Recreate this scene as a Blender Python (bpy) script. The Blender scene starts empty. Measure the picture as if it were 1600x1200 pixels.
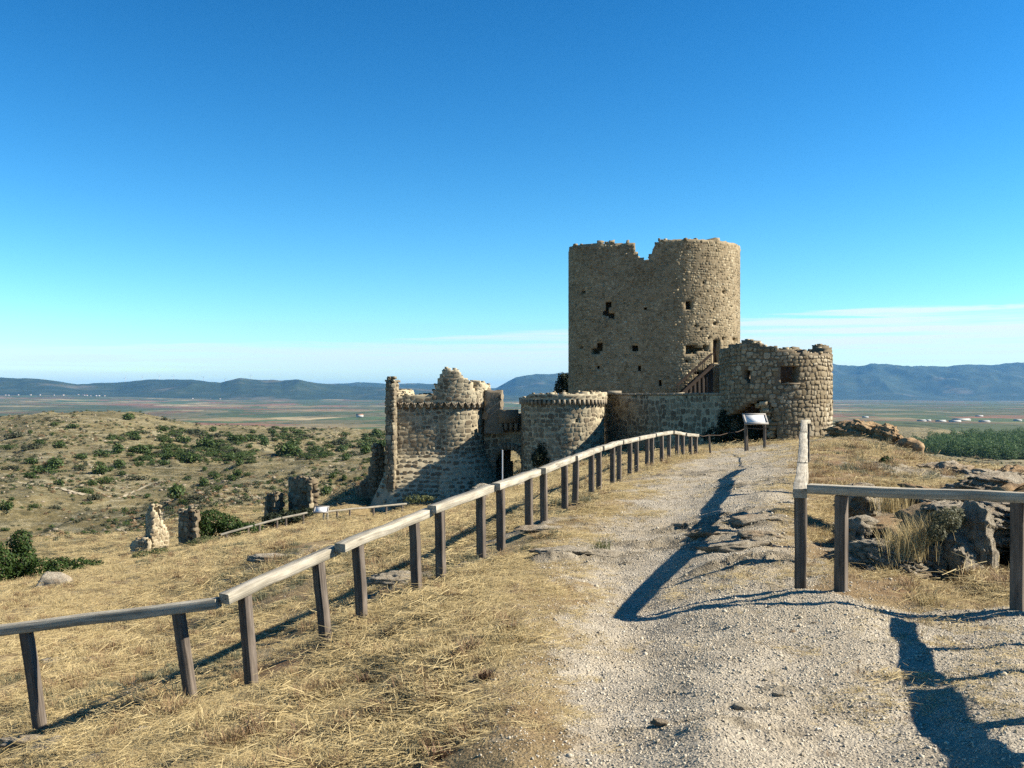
import bpy, math, random
import numpy as np
from mathutils import Vector, Matrix

# ------------------------------------------------------------------ camera, sky, sun, exposure
F, CX, HY = 1570.0, 800.0, 615.0          # focal length and horizon, in pixels of a 1600 x 1200 frame; eye level is z = 0
scene = bpy.context.scene
COL = scene.collection
cam_d = bpy.data.cameras.new('camera')
cam_d.sensor_width = 36.0
cam_d.lens = 36.0 * F / 1600.0
cam_d.shift_y = 15.0 / 1600.0
cam_d.clip_start, cam_d.clip_end = 0.05, 120000.0
cam = bpy.data.objects.new('camera', cam_d)
cam.rotation_euler = (math.radians(90), 0, 0)
COL.objects.link(cam)
scene.camera = cam

SUN_EL, SUN_AZ = 36.0, 93.0               # degrees: height, clockwise from the view direction
S = Vector((math.sin(math.radians(SUN_AZ)) * math.cos(math.radians(SUN_EL)),
            math.cos(math.radians(SUN_AZ)) * math.cos(math.radians(SUN_EL)),
            math.sin(math.radians(SUN_EL))))
world = bpy.data.worlds.new('World')
scene.world = world
world.use_nodes = True
wn, wl = world.node_tree.nodes, world.node_tree.links
wn.clear()
w_out = wn.new('ShaderNodeOutputWorld')
w_bg = wn.new('ShaderNodeBackground')
w_bg.inputs['Strength'].default_value = 0.066
sky = wn.new('ShaderNodeTexSky')
sky.sky_type = 'NISHITA'
sky.sun_disc = False
sky.sun_elevation = math.radians(SUN_EL)
sky.sun_rotation = math.radians(SUN_AZ)
sky.altitude = 900.0
sky.air_density, sky.dust_density, sky.ozone_density = 1.15, 0.15, 2.5
hsv = wn.new('ShaderNodeHueSaturation')
hsv.inputs['Hue'].default_value = 0.487
hsv.inputs['Saturation'].default_value = 1.14
hsv.inputs['Value'].default_value = 3.4
gm = wn.new('ShaderNodeGamma'); gm.inputs['Gamma'].default_value = 1.68
pre = wn.new('ShaderNodeVectorMath'); pre.operation = 'SCALE'; pre.inputs['Scale'].default_value = 0.25
wl.new(sky.outputs[0], pre.inputs[0]); wl.new(pre.outputs[0], gm.inputs['Color']); wl.new(gm.outputs[0], hsv.inputs['Color'])
# thin streaked cloud in a low band all round the horizon
tc = wn.new('ShaderNodeTexCoord')
mp = wn.new('ShaderNodeMapping')
mp.inputs['Rotation'].default_value = (0.0, 0.022, 0.0)
mp.inputs['Scale'].default_value = (1.0, 1.0, 15.0)
wl.new(tc.outputs['Generated'], mp.inputs['Vector'])
nz = wn.new('ShaderNodeTexNoise')
nz.inputs['Scale'].default_value = 3.1
nz.inputs['Detail'].default_value = 8.0
nz.inputs['Roughness'].default_value = 0.55
nz.inputs['Distortion'].default_value = 0.35
wl.new(mp.outputs[0], nz.inputs['Vector'])
sx = wn.new('ShaderNodeSeparateXYZ')
wl.new(tc.outputs['Generated'], sx.inputs[0])
def wmath(op, a, b=0.0, c=0.0):
    n = wn.new('ShaderNodeMath'); n.operation = op
    for i, v in enumerate((a, b, c)):
        if hasattr(v, 'is_linked'): wl.new(v, n.inputs[i])
        else: n.inputs[i].default_value = v
    return n.outputs[0]
top = wmath('MAXIMUM', wmath('MULTIPLY_ADD', sx.outputs['X'], 0.050, 0.062), 0.03)   # the bank of cloud stands higher towards the sun
rel = wmath('ADD', wmath('DIVIDE', sx.outputs['Z'], top), wmath('MULTIPLY_ADD', nz.outputs['Fac'], 0.9, -0.45))
band = wn.new('ShaderNodeValToRGB'); cr = band.color_ramp
cr.elements[0].position, cr.elements[0].color = 0.0, (0.12, 0.12, 0.12, 1)
cr.elements[1].position, cr.elements[1].color = 1.0, (0, 0, 0, 1)
for q, v in ((0.35, 0.6), (0.75, 1.0), (0.95, 0.85)):
    e = cr.elements.new(q); e.color = (v, v, v, 1)
wl.new(rel, band.inputs['Fac'])
mp2 = wn.new('ShaderNodeMapping'); mp2.inputs['Rotation'].default_value = (0.0, 0.03, 0.0); mp2.inputs['Scale'].default_value = (1.0, 1.0, 34.0)
wl.new(tc.outputs['Generated'], mp2.inputs['Vector'])
nz2 = wn.new('ShaderNodeTexNoise'); nz2.inputs['Scale'].default_value = 4.3; nz2.inputs['Detail'].default_value = 7.0; nz2.inputs['Roughness'].default_value = 0.6
wl.new(mp2.outputs[0], nz2.inputs['Vector'])
rp = wn.new('ShaderNodeValToRGB'); rp.color_ramp.elements[0].position, rp.color_ramp.elements[1].position = 0.33, 0.53
rp.color_ramp.elements[0].color = (0.12, 0.12, 0.12, 1)
wl.new(nz2.outputs['Fac'], rp.inputs['Fac'])
side = wmath('MAXIMUM', wmath('MULTIPLY_ADD', sx.outputs['X'], 0.4, 0.82), 0.55)
mu0 = wn.new('ShaderNodeMath'); mu0.operation = 'MULTIPLY'
wl.new(rp.outputs[0], mu0.inputs[0]); wl.new(band.outputs[0], mu0.inputs[1])
mu = wn.new('ShaderNodeMath'); mu.operation = 'MULTIPLY'; mu.use_clamp = True
wl.new(mu0.outputs[0], mu.inputs[0]); wl.new(side, mu.inputs[1])
tint = wn.new('ShaderNodeMix'); tint.data_type = 'RGBA'; tint.blend_type = 'MULTIPLY'; tint.inputs[0].default_value = 1.0
wl.new(hsv.outputs[0], tint.inputs[6]); tint.inputs[7].default_value = (0.70, 0.90, 1.0, 1)
mx = wn.new('ShaderNodeMix'); mx.data_type = 'RGBA'
wl.new(mu.outputs[0], mx.inputs['Factor'])
wl.new(tint.outputs[2], mx.inputs[6])
mx.inputs[7].default_value = (5.6, 6.2, 6.4, 1)
wl.new(mx.outputs[2], w_bg.inputs['Color'])
wl.new(w_bg.outputs[0], w_out.inputs['Surface'])

sun_d = bpy.data.lights.new('sun', 'SUN')
sun_d.energy = 5.0
sun_d.angle = math.radians(0.5)
sun_d.color = (1.0, 0.93, 0.81)
sun = bpy.data.objects.new('sun', sun_d)
sun.rotation_euler = S.to_track_quat('Z', 'Y').to_euler()
sun.location = (20, -10, 40)
COL.objects.link(sun)

scene.view_settings.view_transform = 'Standard'
scene.view_settings.look = 'None'
scene.view_settings.exposure = 1.35
scene.view_settings.gamma = 1.0
scene.view_settings.use_curve_mapping = False
scene.render.engine = 'CYCLES'
scene.cycles.use_denoising = False
scene.cycles.max_bounces = 5
scene.cycles.diffuse_bounces = 1
scene.cycles.transparent_max_bounces = 4
scene.cycles.volume_bounces = 0

# ------------------------------------------------------------------ helpers
rng = np.random.default_rng(7)
random.seed(7)

def _hash(ix, iy, iz, seed):
    h = (ix.astype(np.int64) * 374761393 + iy.astype(np.int64) * 668265263 + iz.astype(np.int64) * 2147483647 + seed * 974634777) & 0xFFFFFFFF
    h = ((h ^ (h >> 13)) * 1274126177) & 0xFFFFFFFF
    h = (h ^ (h >> 16)) & 0xFFFFFFFF
    return h.astype(np.float64) / 2147483647.5 - 1.0

def noise2(x, y, seed=0):
    x, y = np.asarray(x, float), np.asarray(y, float)
    xi, yi = np.floor(x), np.floor(y)
    fx, fy = x - xi, y - yi
    fx, fy = fx * fx * (3 - 2 * fx), fy * fy * (3 - 2 * fy)
    z = np.zeros_like(xi)
    a, b = _hash(xi, yi, z, seed), _hash(xi + 1, yi, z, seed)
    c, d = _hash(xi, yi + 1, z, seed), _hash(xi + 1, yi + 1, z, seed)
    return (a + (b - a) * fx) * (1 - fy) + (c + (d - c) * fx) * fy

def fbm(x, y, seed=0, octs=4, gain=0.5):
    t, a = 0.0, 1.0
    for k in range(octs):
        t = t + a * noise2(np.asarray(x) * 2.03 ** k + 17.3 * k, np.asarray(y) * 2.03 ** k - 9.1 * k, seed + k)
        a *= gain
    return t

def noise3(p, seed=0):
    i = np.floor(p); f = p - i; f = f * f * (3 - 2 * f)
    r = 0
    for dx in (0, 1):
        for dy in (0, 1):
            for dz in (0, 1):
                w = (f[:, 0] if dx else 1 - f[:, 0]) * (f[:, 1] if dy else 1 - f[:, 1]) * (f[:, 2] if dz else 1 - f[:, 2])
                r = r + w * _hash(i[:, 0] + dx, i[:, 1] + dy, i[:, 2] + dz, seed)
    return r

def fbm3(p, seed=0, octs=4, gain=0.5):
    t, a = 0.0, 1.0
    for k in range(octs):
        t = t + a * noise3(p * 2.03 ** k + 5.7 * k, seed + k); a *= gain
    return t

def sstep(a, b, x):
    t = np.clip((np.asarray(x, float) - a) / (b - a), 0, 1)
    return t * t * (3 - 2 * t)

def at(px, py, d):
    return Vector(((px - CX) / F * d, d, (HY - py) / F * d))

def wloc(o):
    v = Vector((0, 0, 0))
    while o is not None:
        v = v + o.location; o = o.parent
    return v

def raw_mesh(name, V, Q, mat=None, smooth=False):
    """Q: int array n x 3 or n x 4, or a list of both."""
    m = bpy.data.meshes.new(name)
    V = np.asarray(V, np.float32)
    if not isinstance(Q, list) or not isinstance(Q[0], np.ndarray): Q = [np.asarray(Q)]
    Q = [np.asarray(q, np.int32) for q in Q if len(q)]
    m.vertices.add(len(V)); m.vertices.foreach_set('co', V.ravel())
    idx = np.concatenate([q.ravel() for q in Q])
    starts, o = [], 0
    for q in Q:
        starts.append(o + np.arange(len(q)) * q.shape[1]); o += q.size
    starts = np.concatenate(starts).astype(np.int32)
    m.loops.add(len(idx)); m.loops.foreach_set('vertex_index', idx.astype(np.int32))
    m.polygons.add(len(starts)); m.polygons.foreach_set('loop_start', starts)
    if smooth: m.polygons.foreach_set('use_smooth', np.ones(len(starts), bool))
    m.update(calc_edges=True)
    if mat: m.materials.append(mat)
    return m

def link(name, mesh, parent=None, label=None, kind=None):
    o = bpy.data.objects.new(name, mesh)
    COL.objects.link(o)
    if parent is not None: o.parent = parent
    if label: o['label'] = label
    if kind: o['kind'] = kind
    return o

def mk(name, V, Q, mat, parent=None, smooth=False, label=None, kind=None):
    V = np.asarray(V, float)
    if parent is not None: V = V - np.array(wloc(parent))
    return link(name, raw_mesh(name, V, Q, mat, smooth), parent, label, kind)

def thing(name, label, cat, loc=(0, 0, 0), group=None):
    o = bpy.data.objects.new(name, None)
    o.empty_display_size = 0.3
    COL.objects.link(o)
    o.location = loc
    o['label'] = label; o['category'] = cat
    if group: o['group'] = group
    return o

def tag(o, label, cat, group=None):
    o['label'] = label; o['category'] = cat
    if group: o['group'] = group
    return o

class MB:
    def __init__(s): s.V, s.Q, s.n, s.g = [], [], 0, []
    def add(s, V, Q, g=None):
        V = np.asarray(V, float); Q = np.asarray(Q, int)
        if Q.shape[1] == 3: Q = np.hstack([Q, Q[:, 2:3]])
        s.V.append(V); s.Q.append(Q + s.n); s.n += len(V); s.g.append(V if g is None else np.asarray(g, float))
    def build(s, name, mat, parent=None, smooth=False, label=None, kind=None):
        V = np.concatenate(s.V); Q = np.concatenate(s.Q)
        tri = Q[:, 2] == Q[:, 3]
        o = mk(name, V, [Q[~tri], Q[tri][:, :3]], mat, parent, smooth, label, kind)
        a = o.data.attributes.new('grain', 'FLOAT_VECTOR', 'POINT'); a.data.foreach_set('vector', np.concatenate(s.g).astype(np.float32).ravel())
        return o

BOXQ = np.array([[0, 1, 2, 3], [7, 6, 5, 4], [0, 4, 5, 1], [1, 5, 6, 2], [2, 6, 7, 3], [3, 7, 4, 0]])

def bar(mb, A, B, w, h, up=Vector((0, 0, 1)), cham=0.06, segs=4, wob=0.002, seed=0):
    """A timber from A to B with worn (chamfered) edges and slightly wavy sides."""
    A, B = Vector(A), Vector(B)
    t = (B - A).normalized()
    s = t.cross(up)
    s = s.normalized() if s.length > 1e-4 else Vector((1, 0, 0))
    u = s.cross(t).normalized()
    c = cham * min(w, h)
    prof = [(-w/2 + c, -h/2), (w/2 - c, -h/2), (w/2, -h/2 + c), (w/2, h/2 - c), (w/2 - c, h/2), (-w/2 + c, h/2), (-w/2, h/2 - c), (-w/2, -h/2 + c)]
    r = np.random.default_rng(seed)
    V, GR = [], []
    LL = (B - A).length
    for k in range(segs + 1):
        f = k / segs
        P = A.lerp(B, f); dx, dy = r.normal(0, wob, 2)
        for (a, b) in prof:
            GR.append((f * LL + seed * 3.7, a + seed * 1.3, b))
            V.append(P + s * (a + dx + r.normal(0, wob * .4)) + u * (b + dy + r.normal(0, wob * .4)))
    n = 8
    Q = [[k*n + i, k*n + (i+1) % n, (k+1)*n + (i+1) % n, (k+1)*n + i] for k in range(segs) for i in range(n)]
    V = [tuple(v) for v in V]
    mb.add(V, Q, GR)
    for base, rev in ((0, True), (segs*n, False)):
        ring = list(range(base, base + n))
        if rev: ring = ring[::-1]
        mb.add([V[i] for i in ring], [[0, 1, 2, 3], [0, 3, 4, 7], [7, 4, 5, 6]], [GR[i] for i in ring])

def boxpts(c, sx, sy, sz, rz=0.0):
    c = np.asarray(c, float)
    p = np.array([[-1, -1, -1], [1, -1, -1], [1, 1, -1], [-1, 1, -1], [-1, -1, 1], [1, -1, 1], [1, 1, 1], [-1, 1, 1]], float) * np.array([sx, sy, sz]) / 2
    ca, sa = math.cos(rz), math.sin(rz)
    p = np.stack([p[:, 0] * ca - p[:, 1] * sa, p[:, 0] * sa + p[:, 1] * ca, p[:, 2]], 1)
    return p + c
BQ = np.array([[3, 2, 1, 0], [4, 5, 6, 7], [0, 1, 5, 4], [1, 2, 6, 5], [2, 3, 7, 6], [3, 0, 4, 7]])

# ------------------------------------------------------------------ materials
class NT:
    def __init__(s, name):
        s.m = bpy.data.materials.new(name); s.m.use_nodes = True
        s.t = s.m.node_tree; s.n = s.t.nodes; s.l = s.t.links
        s.b = s.n['Principled BSDF']; s.b.inputs['Roughness'].default_value = 0.9
        s.b.inputs['Specular IOR Level'].default_value = 0.15
    def new(s, t, **k):
        n = s.n.new(t)
        for a, v in k.items(): setattr(n, a, v)
        return n
    def coord(s, scale=(1, 1, 1), kind='Position'):
        if kind == 'Position': o = s.new('ShaderNodeNewGeometry').outputs['Position']
        else: o = s.new('ShaderNodeTexCoord').outputs[kind]
        m = s.new('ShaderNodeMapping'); m.inputs['Scale'].default_value = scale
        s.l.new(o, m.inputs['Vector']); return m.outputs[0]
    def noise(s, vec, scale, detail=4, rough=0.55, out='Fac', dist=0):
        n = s.new('ShaderNodeTexNoise'); s.l.new(vec, n.inputs['Vector'])
        n.inputs['Scale'].default_value = scale; n.inputs['Detail'].default_value = detail
        n.inputs['Roughness'].default_value = rough; n.inputs['Distortion'].default_value = dist
        return n.outputs[out]
    def ramp(s, f, stops, interp='LINEAR'):
        r = s.new('ShaderNodeValToRGB'); r.color_ramp.interpolation = interp
        els = r.color_ramp.elements
        while len(els) < len(stops): els.new(0.5)
        for e, (p, c) in zip(els, stops):
            e.position = p
            e.color = (c, c, c, 1) if not hasattr(c, '__len__') else (*c, 1)
        s.l.new(f, r.inputs['Fac']); return r.outputs[0]
    def mix(s, f, a, b, mode='MIX'):
        n = s.new('ShaderNodeMix', data_type='RGBA', blend_type=mode)
        for v, i in ((f, 0), (a, 6), (b, 7)):
            if hasattr(v, 'is_linked'): s.l.new(v, n.inputs[i])
            elif i == 0: n.inputs[0].default_value = v
            else: n.inputs[i].default_value = (*v, 1)
        return n.outputs[2]
    def math(s, op, a, b=0.0, c=None):
        n = s.new('ShaderNodeMath', operation=op)
        for v, i in ((a, 0), (b, 1), (c, 2)):
            if v is None: continue
            if hasattr(v, 'is_linked'): s.l.new(v, n.inputs[i])
            else: n.inputs[i].default_value = v
        return n.outputs[0]
    def attr(s, name):
        return s.new('ShaderNodeAttribute', attribute_name=name).outputs['Fac']
    def bump(s, h, strength=0.4, dist=0.02):
        b = s.new('ShaderNodeBump'); b.inputs['Strength'].default_value = strength; b.inputs['Distance'].default_value = dist
        s.l.new(h, b.inputs['Height']); s.l.new(b.outputs[0], s.b.inputs['Normal'])
    def color(s, c, k=0.76): s.l.new(s.mix(1.0, c, (k, k, k), 'MULTIPLY'), s.b.inputs['Base Color']); return s.m

def stone_mat(name, dark, mid, light, bump=0.5, stain=(0.10, 0.085, 0.06)):
    t = NT(name)
    g = t.new('ShaderNodeNewGeometry'); oi = t.new('ShaderNodeObjectInfo')
    r = t.math('FRACT', t.math('ADD', t.math('MULTIPLY', g.outputs['Random Per Island'], 7.31), t.math('MULTIPLY', oi.outputs['Random'], 3.7)))
    p = t.coord()
    c = t.ramp(r, [(0.0, dark), (0.45, mid), (1.0, light)])
    c = t.mix(t.ramp(t.noise(p, 3.0, 6, 0.65), [(0.35, 0.0), (0.75, 0.55)]), c, stain, 'MIX')
    c = t.mix(t.ramp(t.noise(p, 0.45, 5, .65), [(0.42, 0.0), (0.64, 0.8)]), c, tuple(q * .7 for q in dark))
    n = t.noise(p, 14.0, 6, 0.7)
    c = t.mix(0.5, c, t.ramp(n, [(0.3, 0.45), (0.7, 1.0)]), 'MULTIPLY')
    t.bump(n, bump, 0.03)
    return t.color(c)

def plain_mat(name, a, b, scale=3.0, bump=0.0, rough=0.9, detail=5):
    t = NT(name); p = t.coord()
    n = t.noise(p, scale, detail, 0.6)
    t.b.inputs['Roughness'].default_value = rough
    if bump: t.bump(n, bump, 0.02)
    return t.color(t.ramp(n, [(0.3, a), (0.7, b)]))

def leaf_mat(name, a, b, trans=0.25):
    t = NT(name)
    g = t.new('ShaderNodeNewGeometry'); oi = t.new('ShaderNodeObjectInfo')
    r = t.math('FRACT', t.math('ADD', t.math('MULTIPLY', g.outputs['Random Per Island'], 5.3), t.math('MULTIPLY', oi.outputs['Random'], 1.9)))
    c = t.ramp(r, [(0.0, a), (1.0, b)])
    t.b.inputs['Roughness'].default_value = 0.6
    t.color(c)
    if trans:
        tr = t.new('ShaderNodeBsdfTranslucent'); t.l.new(c, tr.inputs['Color'])
        m = t.new('ShaderNodeMixShader'); m.inputs[0].default_value = trans
        t.l.new(t.b.outputs[0], m.inputs[1]); t.l.new(tr.outputs[0], m.inputs[2])
        t.l.new(m.outputs[0], t.n['Material Output'].inputs['Surface'])
    return t.m

M = {}
M['keep_stone'] = stone_mat('keep_stone', (0.27, 0.205, 0.115), (0.46, 0.365, 0.215), (0.62, 0.52, 0.335))
M['keep_mortar'] = plain_mat('keep_mortar', (0.24, 0.18, 0.105), (0.38, 0.30, 0.18), 4.0, 0.6)
M['tower_stone'] = stone_mat('tower_stone', (0.32, 0.245, 0.14), (0.52, 0.42, 0.265), (0.68, 0.58, 0.40), stain=(0.15, 0.12, 0.08))
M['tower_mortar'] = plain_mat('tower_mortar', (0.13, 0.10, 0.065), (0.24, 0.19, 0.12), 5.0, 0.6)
M['gate_stone'] = stone_mat('gate_stone', (0.22, 0.17, 0.11), (0.43, 0.355, 0.23), (0.66, 0.57, 0.38))
M['gate_mortar'] = plain_mat('gate_mortar', (0.38, 0.31, 0.20), (0.56, 0.48, 0.32), 4.0, 0.5)
M['dressed_stone'] = stone_mat('dressed_stone', (0.34, 0.27, 0.18), (0.44, 0.36, 0.25), (0.54, 0.46, 0.33), 0.3)
M['rock'] = None

def timber(name, lo, hi, cut):
    t = NT(name)
    at_ = t.new('ShaderNodeAttribute', attribute_name='grain')
    def gv(sc):
        m = t.new('ShaderNodeMapping'); m.inputs['Scale'].default_value = sc; t.l.new(at_.outputs['Vector'], m.inputs['Vector']); return m.outputs[0]
    n1 = t.noise(gv((1.6, 6, 6)), 2.0, 5, .6)
    n2 = t.noise(gv((1.4, 55, 55)), 1.0, 6, .7, dist=.4)
    n3 = t.noise(gv((.9, 26, 26)), 1.0, 3, .6)
    c = t.ramp(n1, [(.3, lo), (.7, hi)])
    c = t.mix(.8, c, t.ramp(n2, [(.36, cut), (.58, 1.0)]), 'MULTIPLY')
    c = t.mix(t.ramp(n3, [(.30, .85), (.37, 0.)]), c, (.035, .028, .022))
    t.bump(n2, .8, .01)
    return t.color(c)
M['beam'] = timber('bleached_timber', (.34, .295, .215), (.60, .54, .42), .45)
M['post'] = timber('brown_timber', (.115, .092, .072), (.25, .205, .16), .35)
M['steel'] = plain_mat('painted_metal', (0.30, 0.27, 0.23), (0.36, 0.33, 0.29), 9.0, 0, 0.5)
M['dark_wood'] = plain_mat('dark_wood', (0.06, 0.042, 0.03), (0.12, 0.085, 0.06), 20.0, 0.2)
M['black_board'] = plain_mat('tarred_board', (.022, .017, .013), (.045, .034, .025), 20.0, 0.2)  # colour stands for the deep shade under the keep stair
M['panel'] = plain_mat('white_panel', (0.80, 0.79, 0.75), (0.84, 0.83, 0.80), 3.0, 0, 0.35)
# ------------------------------------------------------------------ terrain: heights from sight lines, kept as z / r over (angle, log r)
CTRL = [  # px, py, depth
 # under and beside the camera
 (800,1200,4.80),(1100,1200,4.58),(1600,1200,4.55),(400,1200,6.0),(0,1200,8.7),(2400,1200,4.6),(-900,1200,9.0),
 # left railing
 (67,1140,9.75),(302,1092,9.5),(395,1070,9.6),(512,1020,10.4),(567,978,11.0),(653,928,12.0),(690,907,12.5),(752,877,13.4),(783,862,13.9),
 (827,833,15.0),(850,818,15.7),(883,798,17.2),(924,775,19.8),(958,757,22.3),(985,742,24.8),(1018,728,28.0),(1085,713,32.0),
 # path
 (1000,1000,8.3),(972,968,9.2),(1060,858,12.55),(1130,765,18.1),(1250,1000,7.25),(1500,1000,7.2),(1250,921,9.1),(1309,940,8.4),(1595,948,8.25),(1245,850,11.7),(1248,800,14.6),(1250,762,18.2),(1253,735,21.5),
 (1080,795,16.4),(1120,745,23.0),(1170,705,34.0),(1240,692,42.0),(1110,711,33.0),
 # left slope
 (250,1000,17.0),(0,1010,17.5),(150,950,25.0),(0,914,41.0),(110,900,40.0),(200,876,44.0),(300,905,27.0),(450,850,25.0),(350,847,48.3),(420,833,49.0),(500,817,50.4),(560,807,51.5),(635,797,53.0),
 (600,830,31.0),(740,790,36.0),(820,770,38.0),(900,742,36.0),(980,722,38.0),(740,785,56.0),(800,752,60.0),(870,727,56.0),(940,713,52.0),(590,797,60.0),(1020,707,50.0),(1090,700,46.0),
 (-400,980,40.0),(-900,1020,35.0),
 # below the left edge
 (245,862,60.0),(40,905,56.0),(0,905,75.0),(440,826,66.0),(520,788,60.0),(555,772,62.0),(585,758,65.0),(500,800,80.0),(795,746,72.0),(900,712,78.0),(1060,690,80.0),(-500,920,90.0),
 (240,850,100.0),(480,815,100.0),(30,868,100.0),
 # left hills
 (200,835,145.0),(0,800,180.0),(110,765,220.0),(330,790,150.0),(300,745,255.0),(460,765,170.0),(560,765,165.0),(480,730,280.0),(150,705,330.0),(0,705,330.0),
 (60,660,430.0),(200,649,520.0),(130,650,500.0),(280,664,560.0),(400,671,640.0),(560,674,700.0),(300,690,430.0),(480,695,430.0),(700,690,500.0),(-500,665,480.0),(-500,760,230.0),
 (800,700,400.0),(1000,700,300.0),(1000,690,700.0),(0,690,1100.0),(250,690,1150.0),(550,688,1200.0),(-600,690,1100.0),
 # right side
 (1295,690,44.0),(1380,692,37.0),(1440,716,37.0),(1530,737,34.0),(1600,744,34.0),(1330,762,19.0),(1450,752,21.5),(1560,760,20.0),(1300,803,15.6),(1500,800,14.5),
 (1350,878,11.2),(1500,906,10.2),(1400,926,9.2),(1680,905,10.2),(1900,960,9.0),(2400,1000,9.0),(1900,790,22.0),(2400,830,24.0),
 (1600,860,60.0),(1420,760,62.0),(1300,720,66.0),(2000,900,60.0),(1600,830,140.0),(1400,760,140.0),(1300,735,140.0),(2200,850,150.0),
 (1600,745,420.0),(1450,722,430.0),(1320,715,420.0),(1600,722,620.0),(1500,720,620.0),(1450,702,820.0),(1600,700,900.0),(1350,697,850.0),(2300,730,600.0),
 (1320,672,1250.0),(1400,664,1350.0),(1500,668,1350.0),(1600,676,1250.0),(2300,680,1300.0),
 (1450,658,2100.0),(1600,658,2100.0),(1300,657,2100.0),
 # plain
 (-600,672,2200.0),(0,668,2300.0),(300,664,2500.0),(600,664,2400.0),(1000,662,2300.0),
 (0,646,4000.0),(300,649,3600.0),(600,648,3600.0),(1000,646,3600.0),(1450,644,3600.0),(2300,646,3600.0),(-600,648,4000.0),
 (60,628,7000.0),(300,630,7500.0),(600,633,7000.0),(1000,633,6500.0),(1450,634,6500.0),(2300,634,6500.0),(-600,630,7000.0),
 (60,613,11000.0),(300,619,11000.0),(600,622,11000.0),(1000,626,11000.0),(1450,627,11000.0),(2300,627,11000.0),(-600,620,11000.0),
 (0,616,45000.0),(800,617,45000.0),(1600,617,45000.0),(2600,617,45000.0),(-800,617,45000.0),
 # close to the feet
 (800,2000,1.95),(0,1700,2.6),(1600,2000,1.95),
]
_c = np.array(CTRL, float)
_th = np.arctan((_c[:, 0] - CX) / F)
_r = _c[:, 2] / np.cos(_th)
TS = 6.0
_X = np.stack([_th * TS, np.log(_r)], 1)
_val = (HY - _c[:, 1]) / F * _c[:, 2] / _r
def _phi(d2): return 0.5 * d2 * np.log(d2 + 1e-12)
_n = len(_X)
_A = np.zeros((_n + 3, _n + 3))
_A[:_n, :_n] = _phi(((_X[:, None] - _X[None]) ** 2).sum(-1)) + np.eye(_n) * 0.004
_A[:_n, _n] = 1; _A[:_n, _n+1:] = _X
_A[_n:, :_n] = _A[:_n, _n:].T
_w = np.linalg.solve(_A, np.concatenate([_val, np.zeros(3)]))

def _tps(th, lr):
    out = np.empty(len(th))
    for k in range(0, len(th), 20000):
        q = np.stack([th[k:k+20000] * TS, lr[k:k+20000]], 1)
        d2 = ((q[:, None, 0] - _X[None, :, 0]) ** 2) + ((q[:, None, 1] - _X[None, :, 1]) ** 2)
        out[k:k+20000] = _phi(d2) @ _w[:_n] + _w[_n] + q @ _w[_n+1:]
    return out

def H0(x, y):
    """Smooth terrain height."""
    x, y = np.atleast_1d(np.asarray(x, float)), np.atleast_1d(np.asarray(y, float))
    r = np.maximum(np.hypot(x, y), 0.5); th = np.arctan2(x, y)
    lr = np.log(np.maximum(r, 1.9))
    LIM = 0.80
    v = _tps(np.clip(th, -LIM, LIM), lr)
    back = np.abs(th) > 2.0
    if back.any():                     # behind the camera: blend the two sides
        vr, vl = _tps(np.full(back.sum(), LIM), lr[back]), _tps(np.full(back.sum(), -LIM), lr[back])
        tb = th[back]; ang = np.where(tb > 0, tb - 2.0, 2 * math.pi + tb - 2.0) / (2 * math.pi - 4.0)
        w = sstep(0, 1, ang); v[back] = vr * (1 - w) + vl * w
    rr = np.maximum(r, 1.9)
    return np.where(r < 4.0, v * rr * sstep(0.5, 4.0, r) + -1.66 * (1 - sstep(0.5, 4.0, r)), v * r)

_py_ = [0, 3, 4.8, 6.3, 8.3, 10.5, 13, 15, 18, 23, 28, 32, 36, 45]
_pxl = [-.9, -.4, 0.05, .25, .45, .62, .95, 1.3, 1.95, 2.95, 4.6, 6.3, 7.4, 9.3]
def path_mask(x, y):
    wob = fbm(np.asarray(x) * 1.1, np.asarray(y) * .7, 31, 4) * .32
    xl = np.interp(y, _py_, _pxl) + wob
    xr = np.where(y < 7.9, 7.0 + 2 * wob, np.interp(y, [7.9, 8.35, 9.0, 32, 36, 45], [6.6, 3.3, 2.55, 8.9, 10.2, 11.5])) + wob * .5
    far = 1 - sstep(38, 43, y)
    w = 0.62 + 0.02 * np.abs(y)
    return sstep(-w, w, np.asarray(x) - xl) * sstep(-w, w, xr - np.asarray(x)) * far * sstep(-30, -20, y)

ROCKS = [(1185,872,10.7,.85,.42,1),(1150,832,12.4,1.1,.5,.9),(1110,802,14.4,1.1,.6,.8),(1200,812,13.6,.7,.5,.9),(880,868,12.0,.8,.3,.9),(850,818,15.6,1.0,.5,.8),(930,850,12.4,.7,.35,.7),(1000,835,13.2,.8,.4,.7),
         (640,884,13.3,1.0,.5,1),(600,900,13.5,.5,.4,.6),(430,862,22,1.5,1.0,.8),(1150,1118,5.55,.42,.13,.55),(1030,1130,5.45,.38,.12,.5),(1215,1085,5.9,.25,.1,.45),(60,1150,8.8,.75,.3,1),(235,1162,8.2,.3,.18,.8),(100,1030,15,.7,.4,.8),
         (1400,850,11.8,.9,1.2,.85),(1520,850,11.6,.7,1.2,.9),(1350,800,14,.6,.8,.7),(1500,790,16,1.6,1.2,.8),(1420,700,36,2.5,3,.7),(1330,700,38,2,3,.7),(1500,755,23,2.5,2.5,.8),(1240,700,38,3,3,.6),(1060,735,24,2.0,1.5,.55),(1180,1150,5.2,.5,.14,.4),(180,1185,7.9,.5,.2,.7),(1300,1000,7.2,.3,.15,.3),(1170,770,19,1.2,.9,.6)]
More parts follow.
